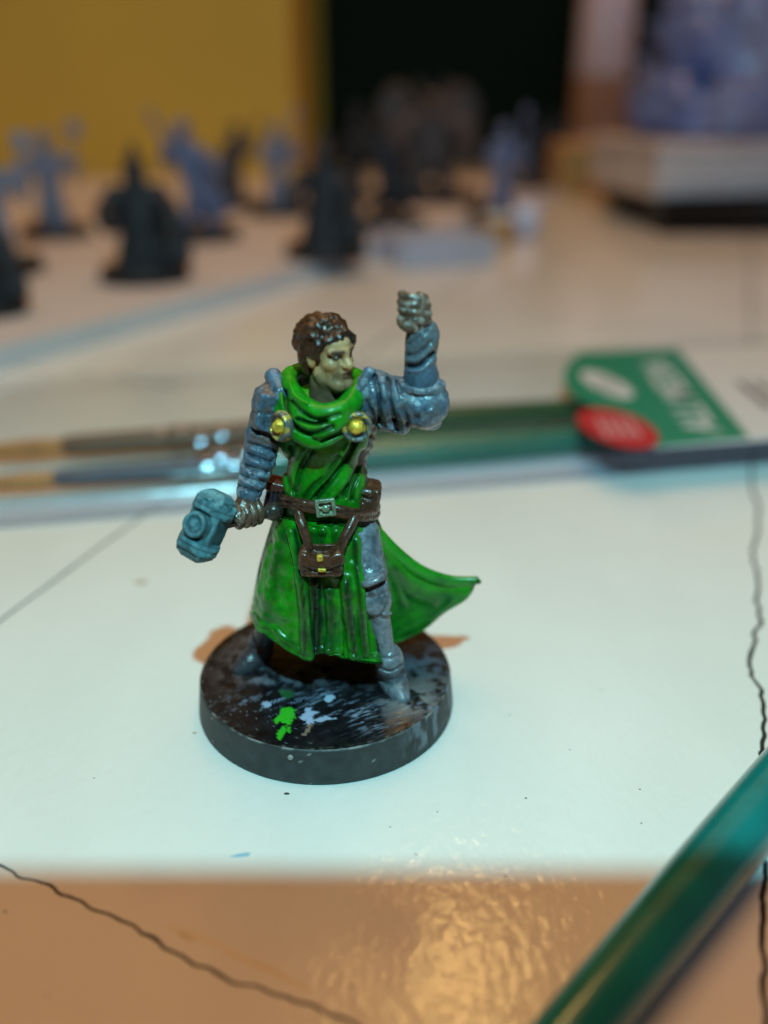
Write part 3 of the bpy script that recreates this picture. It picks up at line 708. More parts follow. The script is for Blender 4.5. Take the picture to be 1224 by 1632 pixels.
lf = [([(430 + 7 * k, 785), (425 + 7 * k, 822)], 2.0, .16) for k in range(4)]; s.strokes(lf); V, F = s.mesh()
c = wash_shaded(V, flat(V, (.045, .030, .045), .3, 2), lf, LDARK); c = mixc(c, (.12, .03, .02), sstep(1.0, 1.3, (V - p) @ R[2])); part('side_pouch', (V, F), m_leather, c, belt)
p = w(586, 795, .2)
s = Sdf(p - 3, p + 3, .06); s.add(box(p, (1.05, 1.5, 1.55), basis((.2, 0, 1)), .5)).add(ell(w(590, 775, .6), (.75, 1.0, .6)), .2); s.strokes([([(575, 790), (590, 796), (597, 788)], 2.5, .2), ([(570, 770), (578, 800)], 3, .15)]); s.rough(.1, 1.8); V, F = s.mesh()
c = flat(V, LEATH, .3, 2); c = mixc(c, (.22, .22, .27), sstep(.5, .62, fbm(V, 2.6, 3, 7)) * .7 * sstep(w(583, 790)[0], w(574, 790)[0], V[:, 0])); part('side_pouch', (V, F), m_leather, c, belt)

# arm hanging with the hammer ------------------------------------------------
al = [([(405, 655), (425, 660), (446, 655)], 3, .12), ([(402, 684), (420, 690), (440, 700)], 3, .22), ([(398, 706), (415, 712), (436, 718)], 3, .22), ([(396, 724), (412, 730), (432, 736)], 3, .22), ([(392, 742), (408, 748), (426, 752)], 3, .22), ([(386, 758), (402, 764), (420, 768)], 3, .22), ([(382, 774), (396, 780), (412, 784)], 3, .2), ([(420, 640), (426, 680)], 4, .08), ([(410, 715), (416, 735)], 3, .1), ([(400, 750), (403, 768)], 3, .1)]
al += [(([(x0, y0 + 9), (x1, y1 + 9), (x2, y2 + 9)]), 3.5, -.14) for ((x0, y0), (x1, y1), (x2, y2)) in [((402, 684), (420, 690), (440, 700)), ((398, 706), (415, 712), (436, 718)), ((396, 724), (412, 730), (432, 736)), ((392, 742), (408, 748), (426, 752)), ((386, 758), (402, 764), (420, 768))]]
s = Sdf((-9, -6.5, 20.5), (-1.5, 3.5, 36.5), .07)
s.add(ell(w(430, 645, -.2), (1.5, 1.9, 1.9))).add(box(w(424, 655, -1.0), (1.05, 1.3, 1.75), basis((.22, .12, 1), (1, .3, 0)), .35), .15).add(ell(w(424, 672, -.3), (1.35, 1.8, 1.7)), .3).add(seg(w(436, 600, .5), w(448, 625, -.8), .75), .3)
s.tube([w(420, 690, -.4), w(416, 715, -.9), w(412, 738, -1.5), w(404, 760, -2.4), w(396, 786, -3.2)], [1.45, 1.35, 1.30, 1.12, .98], .25)
s.strokes(al).rough(.10, 1.5).rough(.06, 3.2)
V, F = s.mesh(); c = flat(V, STEEL, .35, 1.6); c = mixc(c, (.13, .09, .085), sstep(.48, .62, fbm(V, 1.2, 3, 15)) * sstep(w(420, 715)[2], w(420, 690)[2], V[:, 2])); c = mixc(c, (.34, .43, .50), sstep(.48, .66, fbm(V, 1.9, 3, 25)) * .7 * sstep(w(420, 690)[2], w(420, 715)[2], V[:, 2]))
armr = part('arm_armour', (V, F), m_armour, wash_shaded(V, c, al, SDARK, .85))
# hammer
hA, hB = w(436, 815, -2.6), w(350, 838, -5.6); hd = (hB - hA) / np.linalg.norm(hB - hA)
s = Sdf(np.minimum(hA, hB) - 1.2, np.maximum(hA, hB) + 1.2, .06); s.add(seg(hA, hB, .42)).add(ell(hA, (.85, .8, .85)), .1); V, F = s.mesh()
ham = part('hammer_handle', (V, F), m_leather, flat(V, (.05, .035, .028), .4, 2))
hc = w(329, 838, -5.9); du = w(350, 792, -5.0) - w(310, 884, -6.6); du /= np.linalg.norm(du); fax = np.array([-.48, -.86, .16]); fax -= du * (fax @ du); fax /= np.linalg.norm(fax)
R = np.array([np.cross(du, fax), fax, du])   # rows: width, facing (disc side), length
s = Sdf(hc - 5, hc + 5, .07)
s.add(box(hc, (1.82, 1.6, 2.35), R, .12))
for q in (-1, 1): s.add(box(hc + R[2] * q * 2.45, (1.28, 1.15, .62), R, .1), .05)
for q in (-1, 1): s.add(box(hc + R[2] * q * 1.5, (1.90, 1.70, .19), R, .08), .03)
for a in (-1, 1):
    for b_ in (-1, 1):                    # chamfered corners, front and side
        n = R.T @ np.array([a * .78, b_ * .62, 0]); s.cut(half(hc + n * 1.72, -n), .05)
        n = R.T @ np.array([0, a * .70, b_ * .72]); s.cut(half(hc + n * 2.62, -n), .05)
        n = R.T @ np.array([a * .70, 0, b_ * .72]); s.cut(half(hc + n * 2.75, -n), .05)
for q in (-1, 1): s.cut(box(hc + R[0] * q * 1.95 + R[2] * 0, (.42, .85, 1.12), R, .08), .04)
for q in (-1, 1): s.cut(box(hc + R[0] * q * 1.6 + R[2] * 2.2, (.28, .6, .35), R, .08), .04)
s.cut(box(hc + R[1] * 1.72, (1.15, .36, 1.2), R, .1), .06)
s.add(cyl(hc + R[1] * 1.5, R[1], 1.12, .34, .12), .03).add(torus(hc + R[1] * 1.82, R[1], .92, .2), .04).add(ell(hc + R[1] * 1.75, (.42, .3, .42)), .1).add(ell(hc + R[1] * 1.8 + R[2] * .95 + R[0] * -.1, (.22, .22, .22)), .08)
s.add(box(hc + R[1] * 1.35 + R[2] * 2.2, (.5, .3, .3), R, .12), .05).cut(ell(hc + R[1] * 1.62 + R[2] * 2.15, (.2, .2, .2)), .04)
s.rough(.06, 1.8); V, F = s.mesh(); c = flat(V, (.068, .175, .21), .35, 2); c = mixc(c, (.17, .36, .38), sstep(.5, .66, fbm(V, 2.4, 3, 70)) * .5); Q = (V - hc) @ R.T; pan = (np.abs(Q[:, 2]) < 1.3) * sstep(1.74, 1.5, np.maximum(np.abs(Q[:, 0]), 0)) * (np.abs(Q[:, 0]) > 1.2) * (np.abs(Q[:, 1]) < .95); rd_ = np.hypot(Q[:, 0], Q[:, 2]); front = (Q[:, 1] > 1.2); c = mixc(c, (.022, .055, .07), np.clip(pan * .8 + front * np.exp(-((rd_ - 1.22) / .16) ** 2) * .9 + front * np.exp(-((rd_ - .62) / .12) ** 2) * .7 + np.exp(-((np.abs(Q[:, 2]) - 1.75) / .09) ** 2) * .7 + np.exp(-((np.abs(Q[:, 2]) - 1.25) / .07) ** 2) * .6, 0, 1))
part('hammer_head', (V, F), m_hammer, c, ham)
# the hand that holds it
gc = w(393, 820, -3.9); s = Sdf(gc - 2.6, gc + 2.6, .05)
Rg = basis(hd, (0, 0, 1)); bk = (w(396, 790, -3.2) - gc); bk -= hd * (bk @ hd); bk /= np.linalg.norm(bk)
for k in range(4):
    cpt = gc + hd * (-.95 + .62 * k); rad = (.80, .86, .84, .76)[k]; pts = []
    for a in np.linspace(-.15, 1.22, 7) * math.pi:
        e1, e2 = bk, np.cross(hd, bk); sg = 1 if e2[1] < 0 else -1
        pts.append(cpt + rad * (math.cos(a) * e1 + sg * math.sin(a) * e2))
    s.tube(pts, [.36, .38, .36, .33, .30], .08, 3)
s.add(ell(gc + bk * .75 + hd * -.05, (1.1, .7, .75), np.array([hd, np.cross(bk, hd), bk])), .25)
e2 = np.cross(hd, bk); s.tube([gc + bk * .9 + hd * .9, gc + hd * 1.25 - e2 * .5 * (1 if e2[1] > 0 else -1) + bk * .3, gc + hd * 1.0 - e2 * .95 * (1 if e2[1] > 0 else -1) - bk * .35], [.40, .38, .30], .12)
s.add(seg(gc + bk * .9, w(396, 788, -3.2), .80, .92), .3).rough(.06, 2); V, F = s.mesh(); c = flat(V, (.10, .055, .035), .4, 2); c = mixc(c, (.24, .18, .15), sstep(.54, .70, fbm(V, 2.6, 3, 44)) * .7)
part('gauntlet', (V, F), m_leather, c, armr)

# raised arm -----------------------------------------------------------------
SH, EL = w(594, 628, -.6), w(680, 643, -1.6)
al = [([(598, 600), (604, 630), (604, 672)], 3.5, .24), ([(618, 604), (622, 635), (632, 684)], 3.5, .26), ([(632, 608), (638, 625)], 3, .2), ([(612, 640), (620, 660)], 5, .16), ([(640, 650), (650, 672)], 5, .12), ([(610, 602), (612, 632), (616, 676)], 4, -.16), ([(628, 606), (632, 632), (644, 682)], 4, -.14), ([(655, 640), (672, 660), (688, 655)], 6, -.10), ([(660, 668), (676, 660)], 4, .12), ([(585, 640), (596, 668), (600, 690)], 4, .2)]
s = Sdf((2.3, -5, 26.5), (13.5, 4, 45), .07)
s.add(seg(SH, EL, 1.75, 1.95)).add(ell(w(598, 630, -.5), (1.9, 2.0, 2.2)), .3).add(ell(w(674, 650, -1.6), (1.75, 1.9, 1.75)), .4).add(seg(w(672, 660, -1.6), w(690, 672, -1.4), 1.0, .7), .5).add(seg(w(592, 668, -.2), w(640, 678, -1), .75, .8), .4)
s.add(seg(w(571, 622, -2.0), w(588, 594, -1.4), .30, .5), .2).add(seg(w(588, 594, -1.2), w(596, 606, .4), .5, .5), .2)
s.add(cyl(w(673, 613, -1.5), (.06, -.05, 1), 1.92, .24, .12), .12).add(seg(w(680, 616, -1.6), w(690, 640, -1.5), 1.2, .9), .3)
s.strokes([(p_, w_, d_ * 1.25) for p_, w_, d_ in al]).rough(.11, 1.2).rough(.05, 3.0)
V, F = s.mesh(); c = flat(V, STEEL, .35, 1.4); c = mixc(c, (.11, .135, .15), sstep(.46, .6, fbm(V, 1.1, 3, 90)) * .6); c = mixc(c, (.27, .33, .38), sstep(.50, .66, fbm(V, 1.7, 3, 91)) * .55); c = mixc(c, (.30, .38, .40), sstep(w(640, 670)[2], w(640, 688)[2], V[:, 2]) * sstep(.45, .6, fbm(V, 3, 2, 3)) * .7)
arml = part('arm_armour', (V, F), m_armour, wash_shaded(V, c, al, SDARK, .85))
fl = [([(650, 583), (668, 582), (690, 562)], 3, .30), ([(650, 575), (668, 573), (690, 553)], 3, -.16), ([(652, 592), (672, 590), (694, 572)], 3, -.14), ([(650, 566), (668, 562), (686, 545)], 3, .14), ([(652, 548), (668, 536), (684, 524)], 2.5, .12)]
s = Sdf((4, -4.5, 32), (12, 3.5, 45), .065)
s.tube([w(672, 606, -1.5), w(670, 580, -1.4), w(671, 555, -1.3), w(674, 536, -1.2)], [1.45, 1.22, 1.22, 1.32], .2).add(cyl(w(675, 534, -1.2), (.25, 0, 1), 1.22, .45, .2), .15).add(ell(w(684, 528, -1.0), (.75, 1.0, .9)), .2)
s.strokes(fl).rough(.06, 1.5); V, F = s.mesh(); c = flat(V, STEEL * .9, .35, 1.5); c = mixc(c, (.16, .17, .17), sstep(w(670, 585)[2], w(670, 545)[2], V[:, 2]) * .5)
part('forearm_armour', (V, F), m_armour, wash_shaded(V, c, fl, SDARK, .85), arml)
fc = w(660, 492, -1.3); s = Sdf(fc - np.array([2.6, 2.8, 3.4]), fc + np.array([2.6, 2.8, 2.6]), .05)
ax = np.array([-.10, .12, 1.0]); ax /= np.linalg.norm(ax); side = np.array([1.0, -.15, -.25]); side -= ax * (side @ ax); side /= np.linalg.norm(side); fr = np.cross(ax, side)
fr = fr if fr[1] < 0 else -fr
kn = fc + side * .55
for k in range(4):
    h_ = (-.78, -.18, .42, .98)[k]; rad = (.88, .96, .94, .82)[k]; pts = []
    for a in np.linspace(-.35, 1.15, 8) * math.pi: pts.append(fc + ax * (h_ + .25 * math.cos(a) * -1) + rad * (math.cos(a) * side * 1.1 + math.sin(a) * fr))
    s.tube(pts, [.36, .36, .38, .34, .30], .07, 3); s.add(ell(pts[0] + fr * .1 + side * .05, (.40, .40, .36)), .1)
s.add(ell(fc + side * .25 - fr * .45 - ax * .1, (.85, .62, 1.15), np.array([side, fr, ax])), .25)
s.tube([fc - ax * 1.5 + side * .35 + fr * .3, fc - ax * 1.25 - side * .55 + fr * .75, fc - ax * .85 - side * 1.0 + fr * .55, fc - ax * .45 - side * .95 + fr * .15], [.46, .46, .42, .32], .12)
s.add(seg(fc - ax * .9, w(669, 536, -1.25), .92, .88), .35).rough(.06, 2.0)
s.strokes([([(655, 524), (660, 545)], 2.5, .12), ([(668, 520), (668, 540)], 2.5, .12)])
V, F = s.mesh(); c = flat(V, (.13, .075, .05), .4, 2); c = mixc(c, (.34, .28, .24), sstep(.50, .66, fbm(V, 2.4, 3, 54)) * .75); part('gauntlet', (V, F), m_leather, c, arml)

# cloak brooches -------------------------------------------------------------
for p, n, r in ((w(449, 679, -3.1), (-.72, -.68, .12), 1.30), (w(568, 680, -3.6), (.18, -.97, .12), 1.28)):
    n = np.array(n) / np.linalg.norm(n); s = Sdf(p - 1.9, p + 1.9, .05); Rb = basis(n)
    s.add(cyl(p, n, r, .32, .15)).add(torus(p + n * .3, n, r * .84, .17), .05).cut(cyl(p + n * .45, n, r * .52, .25, .1), .05)
    for k in range(14):
        a = k * math.pi / 7; s.add(ell(p + n * .38 + r * .84 * (math.cos(a) * Rb[0] + math.sin(a) * Rb[1]), (.14, .14, .14)), .04)
    V, F = s.mesh(); c = flat(V, (.13, .15, .15), .4, 3); c = mixc(c, (.70, .50, .10), sstep(.45, .55, fbm(V, 2.0, 2, 77)) * .9); dd = np.linalg.norm(np.cross(V - p, n), axis=1) / r; c = mixc(c, (.02, .02, .018), np.exp(-((dd - .62) / .07) ** 2) * .9)
    br = part('brooch', (V, F), m_gold, c)
    s = Sdf(p - 1.2, p + 1.2, .045); s.add(ell(p + n * .22, (.62, .6, .62))).keep(half(p + n * .1, -n)).rough(.16, 2.6); V, F = s.mesh()
    part('brooch_boss', (V, F), m_gold, flat(V, (.85, .56, .06), .3, 3), br)


# ------------------------------------------------------------------ paintbrush at the lower right
m_teal = M('teal_lacquer', base=(.004, .17, .155), rough=.2, bump=.02, bscale=700, noise=.25, nscale=180, coat=.6)
m_metal = M('ferrule_metal', base=(.55, .52, .5), rough=.3, metal=1, bump=.1, bscale=400)
m_copper = M('copper_ferrule', base=(.15, .075, .045), rough=.45, metal=.3, bump=.25, bscale=500)
m_darkf = M('blue_grey_ferrule', base=(.07, .08, .11), rough=.45, metal=.3, bump=.25, bscale=500)
m_brist = M('orange_bristle', base=(.50, .19, .05), rough=.6, noise=.3, nscale=400)
def brush(name, label, cat, p0, d, prof, ferr, bris, mh, mf, mb, group=None, zc=None):
    """prof: (along, radius) of the handle, ferr / bris: the same for ferrule and bristles"""
    d = np.array([d[0], d[1], 0]) / math.hypot(*d[:2]); p0 = np.asarray(p0, float)
    o = thing(name, label, cat, p0, 0, group)
    for nm, pr, m in (('handle', prof, mh), ('ferrule', ferr, mf), ('bristles', bris, mb)):
        if not pr: continue
        T = tunein(np.array(pr), len(pr) * 7)
        V, F = tubemesh([p0 + d * a + np.array([0, 0, zc]) for a, r in T], np.maximum(T[:, 1], .02), 28)
        mesh(nm, V, F, m, o, origin=p0)
    return o
brush('paintbrush', 'glossy teal paintbrush handle crossing the lower right corner', 'paintbrush', atz(925, 1632) + np.array([2.2, 1.0, 0]), (.96, 1.0),
      [(-22, .1), (-21, 1.3), (-16, 1.8), (0, 2.3), (26, 2.62), (60, 2.5), (100, 1.9), (112, 1.7)], [(112, 1.72), (118, 1.75), (130, 1.4)], [(130, 1.4), (138, 1.3), (148, .1)], m_teal, m_metal, M('dark_bristle', base=(.05, .03, .02), rough=.6), zc=2.62)

# ------------------------------------------------------------------ packaged brushes
AX = np.array([.98, .2]) / math.hypot(.98, .2); PX = np.array([-AX[1], AX[0]])
def ab(a, b, z=0.0): q = AX * a + PX * b; return np.array([q[0], q[1], z])
m_hA = M('olive_green_lacquer', base=(.016, .070, .022), rough=.25, coat=.4, noise=.2, nscale=60)
m_hB = M('bottle_green_lacquer', base=(.004, .135, .085), rough=.25, coat=.4, noise=.2, nscale=60)
brush('packaged_brush', 'olive green brush in the clear pack, the farther one, with copper ferrule', 'paintbrush', ab(-2, 70), AX,
      [(0, 2.1), (12, 2.5), (35, 2.5), (70, 1.8), (104, 1.0), (106, .1)], [(-30, 1.3), (-28, 1.7), (-14, 1.9), (-13, 2.15), (-8, 2.0), (0, 2.1)], [(-46, .1), (-42, .9), (-36, 1.4), (-30, 1.3)], m_hA, m_copper, m_brist, 'brushes in the clear pack', zc=2.9)
brush('packaged_brush', 'bright green brush in the clear pack, the nearer one, with blue grey ferrule', 'paintbrush', ab(-4, 57.4), AX,
      [(0, 2.0), (12, 2.45), (35, 2.45), (66, 1.8), (100, .9), (102, .1)], [(-28, 1.1), (-24, 1.4), (0, 1.9)], [(-40, .1), (-37, .9), (-32, 1.2), (-28, 1.1)], m_hB, m_darkf, m_brist, 'brushes in the clear pack', zc=2.6)
m_glint_cap = M('polished_glint_cap', base=(.50, .52, .60), rough=.12, metal=1)
def glint_caps(o, pts, r_):
    for px, b, zc_ in pts:                # caps added for crumpled foil, turned up and forward to throw lamp glints
        q = atz(px, 715, zc_); c0 = ab(q[:2] @ AX, b, zc_); n = np.array([.30, -.78, .62]); n -= .4 * np.append(AX, 0) * (n @ np.append(AX, 0)); n /= np.linalg.norm(n)
        V, F = lathe([(1.0 * math.cos(t), .25 * math.sin(t)) for t in np.linspace(0, math.pi / 2 - .01, 9)], 20); mesh('foil_glint_cap', V @ basis(n) + c0 + n * (r_ - .1), F, m_glint_cap, o, origin=ROOT[o.name])
glint_caps(bpy.data.objects['packaged_brush'], ((258, 70.5, 2.9), (290, 70.2, 3.0), (322, 68.2, 2.3), (358, 69.4, 2.6)), 2.0); glint_caps(bpy.data.objects['packaged_brush.001'], ((330, 57, 2.6), (352, 58, 3.2), (370, 57, 2.4), (392, 58, 3.4)), 1.75)
pk = thing('brush_pack', 'clear plastic brush packet with green header card lying across the table', 'packaging', ab(30, 78))
m_film = clear('clear_film', (.96, .97, .975), .05, .12, .35, 60, haze=.006); m_rim = clear('clear_rim', (.80, .84, .90), .18, .2, .3, 90, haze=.11)
O = ROOT['brush_pack']
def strip(name, P, mat, th=.35):
    P = np.array(P); V, F = sheet(P, 24, 60, th); return mesh(name, V, F, mat, pk, origin=O)
wav = lambda a: .25 * math.sin(a * .21) + .15 * math.sin(a * .53 + 1)
strip('film', [[ab(a, b, z + wav(a) * .5) for a in np.linspace(-58, 130, 14)] for b, z in ((50.3, 2.4), (51.2, 4.6), (54, 5.7), (66, 6.3), (80, 6.1), (96, 5.3), (107, 3.6))], m_film, .25)
strip('rim', [[ab(a, b + wav(a) * .3, z) for a in np.linspace(-58, 130, 14)] for b, z in ((47.0, .35), (48.6, .5), (49.4, 1.0), (49.9, 1.8), (50.3, 2.4))], m_rim)
strip('rim', [[ab(a, b + wav(a) * .3, z) for a in np.linspace(-58, 130, 14)] for b, z in ((107, 3.6), (107.8, 1.8), (108.4, .6), (110.5, .35))], m_film)
m_cardw = M('card_white', base=(.62, .58, .57), rough=.45); m_cardg = M('card_green', base=(.006, .21, .115), rough=.35); m_cardr = M('sticker_red', base=(.50, .022, .028), rough=.35); m_pale = M('card_pale_print', base=(.60, .56, .55), rough=.45); m_ink = M('card_ink', base=(.05, .045, .05), rough=.5); m_pink = M('sticker_pink_print', base=(.66, .30, .31), rough=.45)
zc = 6.75
def cpt(px, py): q = atz(px, py, zc); return (q[0], q[1])
def smoothpoly(pts, n=4): return [tuple(q) for q in spline([(x, y, 0) for x, y in pts], n, True)[:-1, :2]]
cardp = [cpt(1050, 710), cpt(1224, 692), (150, 76), (150, 118), cpt(1080, 556), cpt(1000, 556)]
card = mesh('card', *plate([cpt(1040, 712), (150, 72), (160, 122), cpt(1078, 556), cpt(930, 562)], zc - .35, zc), m_cardw, pk, origin=O, smooth=False)
greenp = [cpt(1040, 713), cpt(1195, 698), cpt(1080, 556), cpt(925, 561)] + [cpt(*q) for q in ((905, 578), (897, 600), (903, 622), (922, 638), (950, 650), (985, 690))]
mesh('green_print', *plate(greenp, zc, zc + .05), m_cardg, card, origin=O, smooth=False)
def disc(name, px, py, rx, ry, m, z, par, n=40, rot=0.0):
    q = atz(px, py, z); a = np.linspace(0, 2 * math.pi, n, endpoint=False)
    x, y = rx * np.cos(a), ry * np.sin(a); X = x * math.cos(rot) - y * math.sin(rot); Y = x * math.sin(rot) + y * math.cos(rot)
    return mesh(name, *plate(list(zip(q[0] + X, q[1] + Y)), z - .05, z + .05), m, par, origin=O, smooth=False)
ov = disc('oval_print', 966, 612, 3.1, 8.2, m_pale, zc + .09, card, rot=.25)
st = disc('round_sticker', 983, 681, 5.4, 9.2, m_cardr, zc + .16, card, rot=.2)
def text(body, size, org, z, up, m, par, name='lettering', sx=1.0):
    cu = bpy.data.curves.new('t', 'FONT'); cu.body = body; cu.size = size; cu.extrude = .03; cu.offset = .012 * size; o = bpy.data.objects.new('t', cu); COL.objects.link(o)
    bpy.context.view_layer.update(); dg = bpy.context.evaluated_depsgraph_get(); me = bpy.data.meshes.new_from_object(o.evaluated_get(dg)); bpy.data.objects.remove(o)
    up = np.array(up, float) / np.linalg.norm(up); rd = np.array([up[1], -up[0]])
    V = np.array([v.co for v in me.vertices]); F = [list(p.vertices) for p in me.polygons]
    Q = np.column_stack([org[0] + rd[0] * V[:, 0] * sx + up[0] * V[:, 1], org[1] + rd[1] * V[:, 0] * sx + up[1] * V[:, 1], z + V[:, 2]])
    return mesh(name, Q, F, m, par, origin=O, smooth=False)
q = atz(1150, 690, zc); text('ALL MEDIA', 7.6, (q[0], q[1]), zc + .1, (-1, .06), m_pale, card, sx=1.05)
def bars(px, py, n, ln, gap, th, m, z, dirv, rs):
    r = random.Random(rs); q = atz(px, py, z); d = np.array(dirv, float) / np.linalg.norm(dirv); e = np.array([-d[1], d[0]]); V, F = [], []
    for k in range(n):
        x = 0
        while x < ln:
            l = min(ln - x, .5 + r.random() * 1.4); c0 = q[:2] + e * gap * (k - (n - 1) / 2) + d * (x - ln / 2); o = len(V)
            for u_, v_ in ((0, -th), (l, -th), (l, th), (0, th)): V.append((*(c0 + d * u_ + e * v_), z))
            F.append([o, o + 1, o + 2, o + 3]); x += l + .35
    return mesh('fine_print', V, F, m, card, origin=O, smooth=False)
bars(985, 681, 4, 8.5, 1.6, .42, m_pink, zc + .24, (0, 1), 1); bars(968, 613, 3, 8.0, 1.3, .3, M('oval_ink', base=(.30, .30, .30), rough=.5), zc + .17, (.1, 1), 2); bars(1216, 628, 2, 15, 3.2, .8, m_ink, zc + .03, (0, 1), 3)

# ------------------------------------------------------------------ white board and the grey miniatures on it
m_board = M('white_foam_board', base=(.60, .55, .56), rough=.6, noise=.06, nscale=40)
BZ = 5.0
bp = [(-150, -4), (-75, 114), (-28, 188), (-4, 236), (26, 285), (95, 420), (60, 470), (-330, 470), (-330, -4)]
mesh('foam_board', *plate(bp, .05, BZ), m_board, smooth=False); tag(bpy.data.objects['foam_board'], 'white foam board under the unpainted miniatures at the back left', 'board')
m_mb = M('miniature_base_black', base=(.010, .010, .012), rough=.6); m_mdark = M('dark_primer', base=(.014, .014, .018), rough=.6, noise=.4, nscale=300)
m_mgrey = M('grey_primer', base=(.20, .20, .265), rough=.6, noise=.45, nscale=350); m_mblue = M('blue_grey_primer', base=(.13, .15, .25), rough=.55, noise=.35, nscale=350); m_mbrown = M('brown_primer', base=(.075, .055, .050), rough=.65, noise=.4, nscale=250)
def sculpt(kind):
    H = .34; P = {}
    def new(n, lo=(-16, -14, 2), hi=(16, 14, 46)): P[n] = Sdf(lo, hi, H); return P[n]
    if kind == 'guard':            # robed guard with a round shield and a raised axe
        b = new('body'); b.add(seg((0, 0, 4), (0, 0, 17), 5.6, 3.4)).add(ell((0, 0, 21), (4.6, 3.4, 6)), 1.5).add(ell((0, 0, 26), (5.6, 3.0, 2.4)), 1.5)
        b.tube([(5, 0, 26), (8.2, -2, 22), (9.5, -4.5, 25)], 1.7, .8).tube([(-5, 0, 26), (-8, -2, 21), (-9, -5, 19)], 1.8, .8)
        for k in range(9): a = k * .7; b.cut(seg((5.5 * math.cos(a), 5.5 * math.sin(a), 3), (3.4 * math.cos(a), 3.2 * math.sin(a), 17), .7), .6)
        h = new('head'); h.add(ell((0, -.6, 31), (2.5, 2.8, 3.2))).add(ell((0, .3, 32.2), (2.9, 3.1, 2.4)), .5).add(seg((0, -3, 30.5), (0, -3.4, 29.6), .5), .3)
        s = new('shield'); s.add(cyl((-9.5, -6.3, 19), (-.35, -1, .1), 5.0, .6, .3)).add(ell((-9.9, -7, 19), (1.4, 1.2, 1.4)), .3)
        x = new('axe'); x.add(seg((9.5, -4.5, 18), (9.5, -4.2, 37), .6)).add(box((11.0, -4.2, 35), (2.2, .45, 2.4), None, .3))
    elif kind == 'robe':           # slim robed figure with a staff
        b = new('body'); b.add(seg((0, 0, 3.5), (.5, 0, 18), 5.0, 2.7)).add(ell((.5, 0, 22), (3.6, 2.8, 5.5)), 1.5).add(ell((.5, 0, 26.5), (4.4, 2.6, 2)), 1.2)
        b.tube([(4.2, 0, 26), (6.4, -2, 21), (6.6, -4.8, 23)], 1.6, .8).tube([(-3.6, 0, 26), (-5.4, -2, 21), (-3.6, -4.4, 19.5)], 1.7, .8)
        for k in range(8): a = k * .78 + .3; b.cut(seg((5 * math.cos(a), 5 * math.sin(a), 2), (3 * math.cos(a), 2.9 * math.sin(a), 18), .6), .6)
        h = new('head'); h.add(ell((.5, -.3, 31), (2.3, 2.6, 3.0))).add(seg((.5, .6, 31.5), (.5, 2.2, 28.5), 2.5, 2.0), .8)
        s = new('staff'); s.add(seg((6.8, -5, 3.5), (7, -4.6, 37), .55)).add(ell((7, -4.6, 38), (1.3, 1.3, 1.8)), .3)
    elif kind == 'stout':          # squat dark figure in a wide cloak
        b = new('body'); b.add(seg((0, 0, 4), (0, 0, 14), 7.6, 5.2)).add(ell((0, 0, 20), (5.8, 4.4, 6.5)), 1.5)
        b.tube([(5.5, 0, 23), (9, -3, 18), (9.5, -5.5, 13)], 2.1, 1).tube([(-5.5, 0, 23), (-8.6, -3, 18), (-7, -6, 15)], 2.1, 1).add(ell((0, 3, 16), (7.0, 2.4, 10)), 1)
        for k in range(8): a = k * .8; b.cut(seg((7.6 * math.cos(a), 7.6 * math.sin(a), 3), (5 * math.cos(a), 5 * math.sin(a), 15), .8), .8)
        h = new('head'); h.add(ell((0, -1, 28), (3.2, 3.2, 3.6))).add(seg((0, -2.8, 27), (0, -4, 22.5), 2.2, 1.1), .8).add(seg((0, 0, 31), (0, .8, 35), 2.2, .5), .8)
        x = new('pack'); x.add(box((10.5, -4, 8.5), (3.0, 3, 4.0), None, 1.0)).add(seg((10, -5, 5), (12, -4, 15), .8), .3)
    elif kind == 'lunge':          # figure striding, leaning to one side with a flying cloak
        b = new('body'); b.add(seg((3.8, 0, 3.5), (2.4, -1, 12), 2.2, 2.6)).add(seg((-5, 1, 3.5), (-1, 0, 13), 1.9, 2.6), .6).add(seg((0, 0, 14), (-3, 0, 26), 3.6, 4.2), 1.2)
        b.tube([(-6, 0, 27), (-8.5, -3, 24), (-7, -6, 28)], 1.7, .8).tube([(0, 0, 27), (4, -2, 24), (6.4, -4.4, 21)], 1.7, .8)
        h = new('head'); h.add(ell((-3.8, -.6, 32), (2.4, 2.7, 3.1))).add(ell((-3.6, .4, 33), (2.8, 2.9, 2.3)), .5)
        s = new('cloak'); s.add(seg((-2, 3, 27), (6, 6, 9), 2.4, 3.4)).add(seg((-4, 3, 26), (0, 5.5, 8), 2.0, 2.6), 1.5)
        x = new('sword'); x.add(seg((-7, -6, 27), (-12, -7, 38), .65)).add(seg((-8.6, -6.6, 29.6), (-6.2, -6, 30.6), .5), .2)
    else:                          # hulking winged beast on a wide base
        b = new('body', (-26, -18, 2), (26, 18, 56)); b.add(seg((-6, -2, 3), (-5, 0, 15), 4, 4.5)).add(seg((7, -2, 3), (5, 0, 15), 4, 4.5), 1).add(ell((0, 1, 22), (11, 8, 11)), 3).add(ell((0, -1, 33), (10, 7, 7)), 3)
        b.tube([(-9, -2, 34), (-16, -6, 26), (-15, -10, 16)], [4, 3.4, 3.0], 1.5).tube([(9, -2, 34), (16, -6, 27), (14, -10, 17)], [4, 3.4, 3.0], 1.5)
        h = new('head', (-26, -18, 2), (26, 18, 56)); h.add(ell((0, -5, 41), (4.4, 5, 4.6))).tube([(-3, -4, 44), (-6, -3, 48), (-5, -5, 51)], [1.4, 1.1, .4], .5).tube([(3, -4, 44), (6, -3, 48), (5, -5, 51)], [1.4, 1.1, .4], .5).add(seg((0, -8, 40), (0, -11, 38.5), 2.6, 1.8), 1)
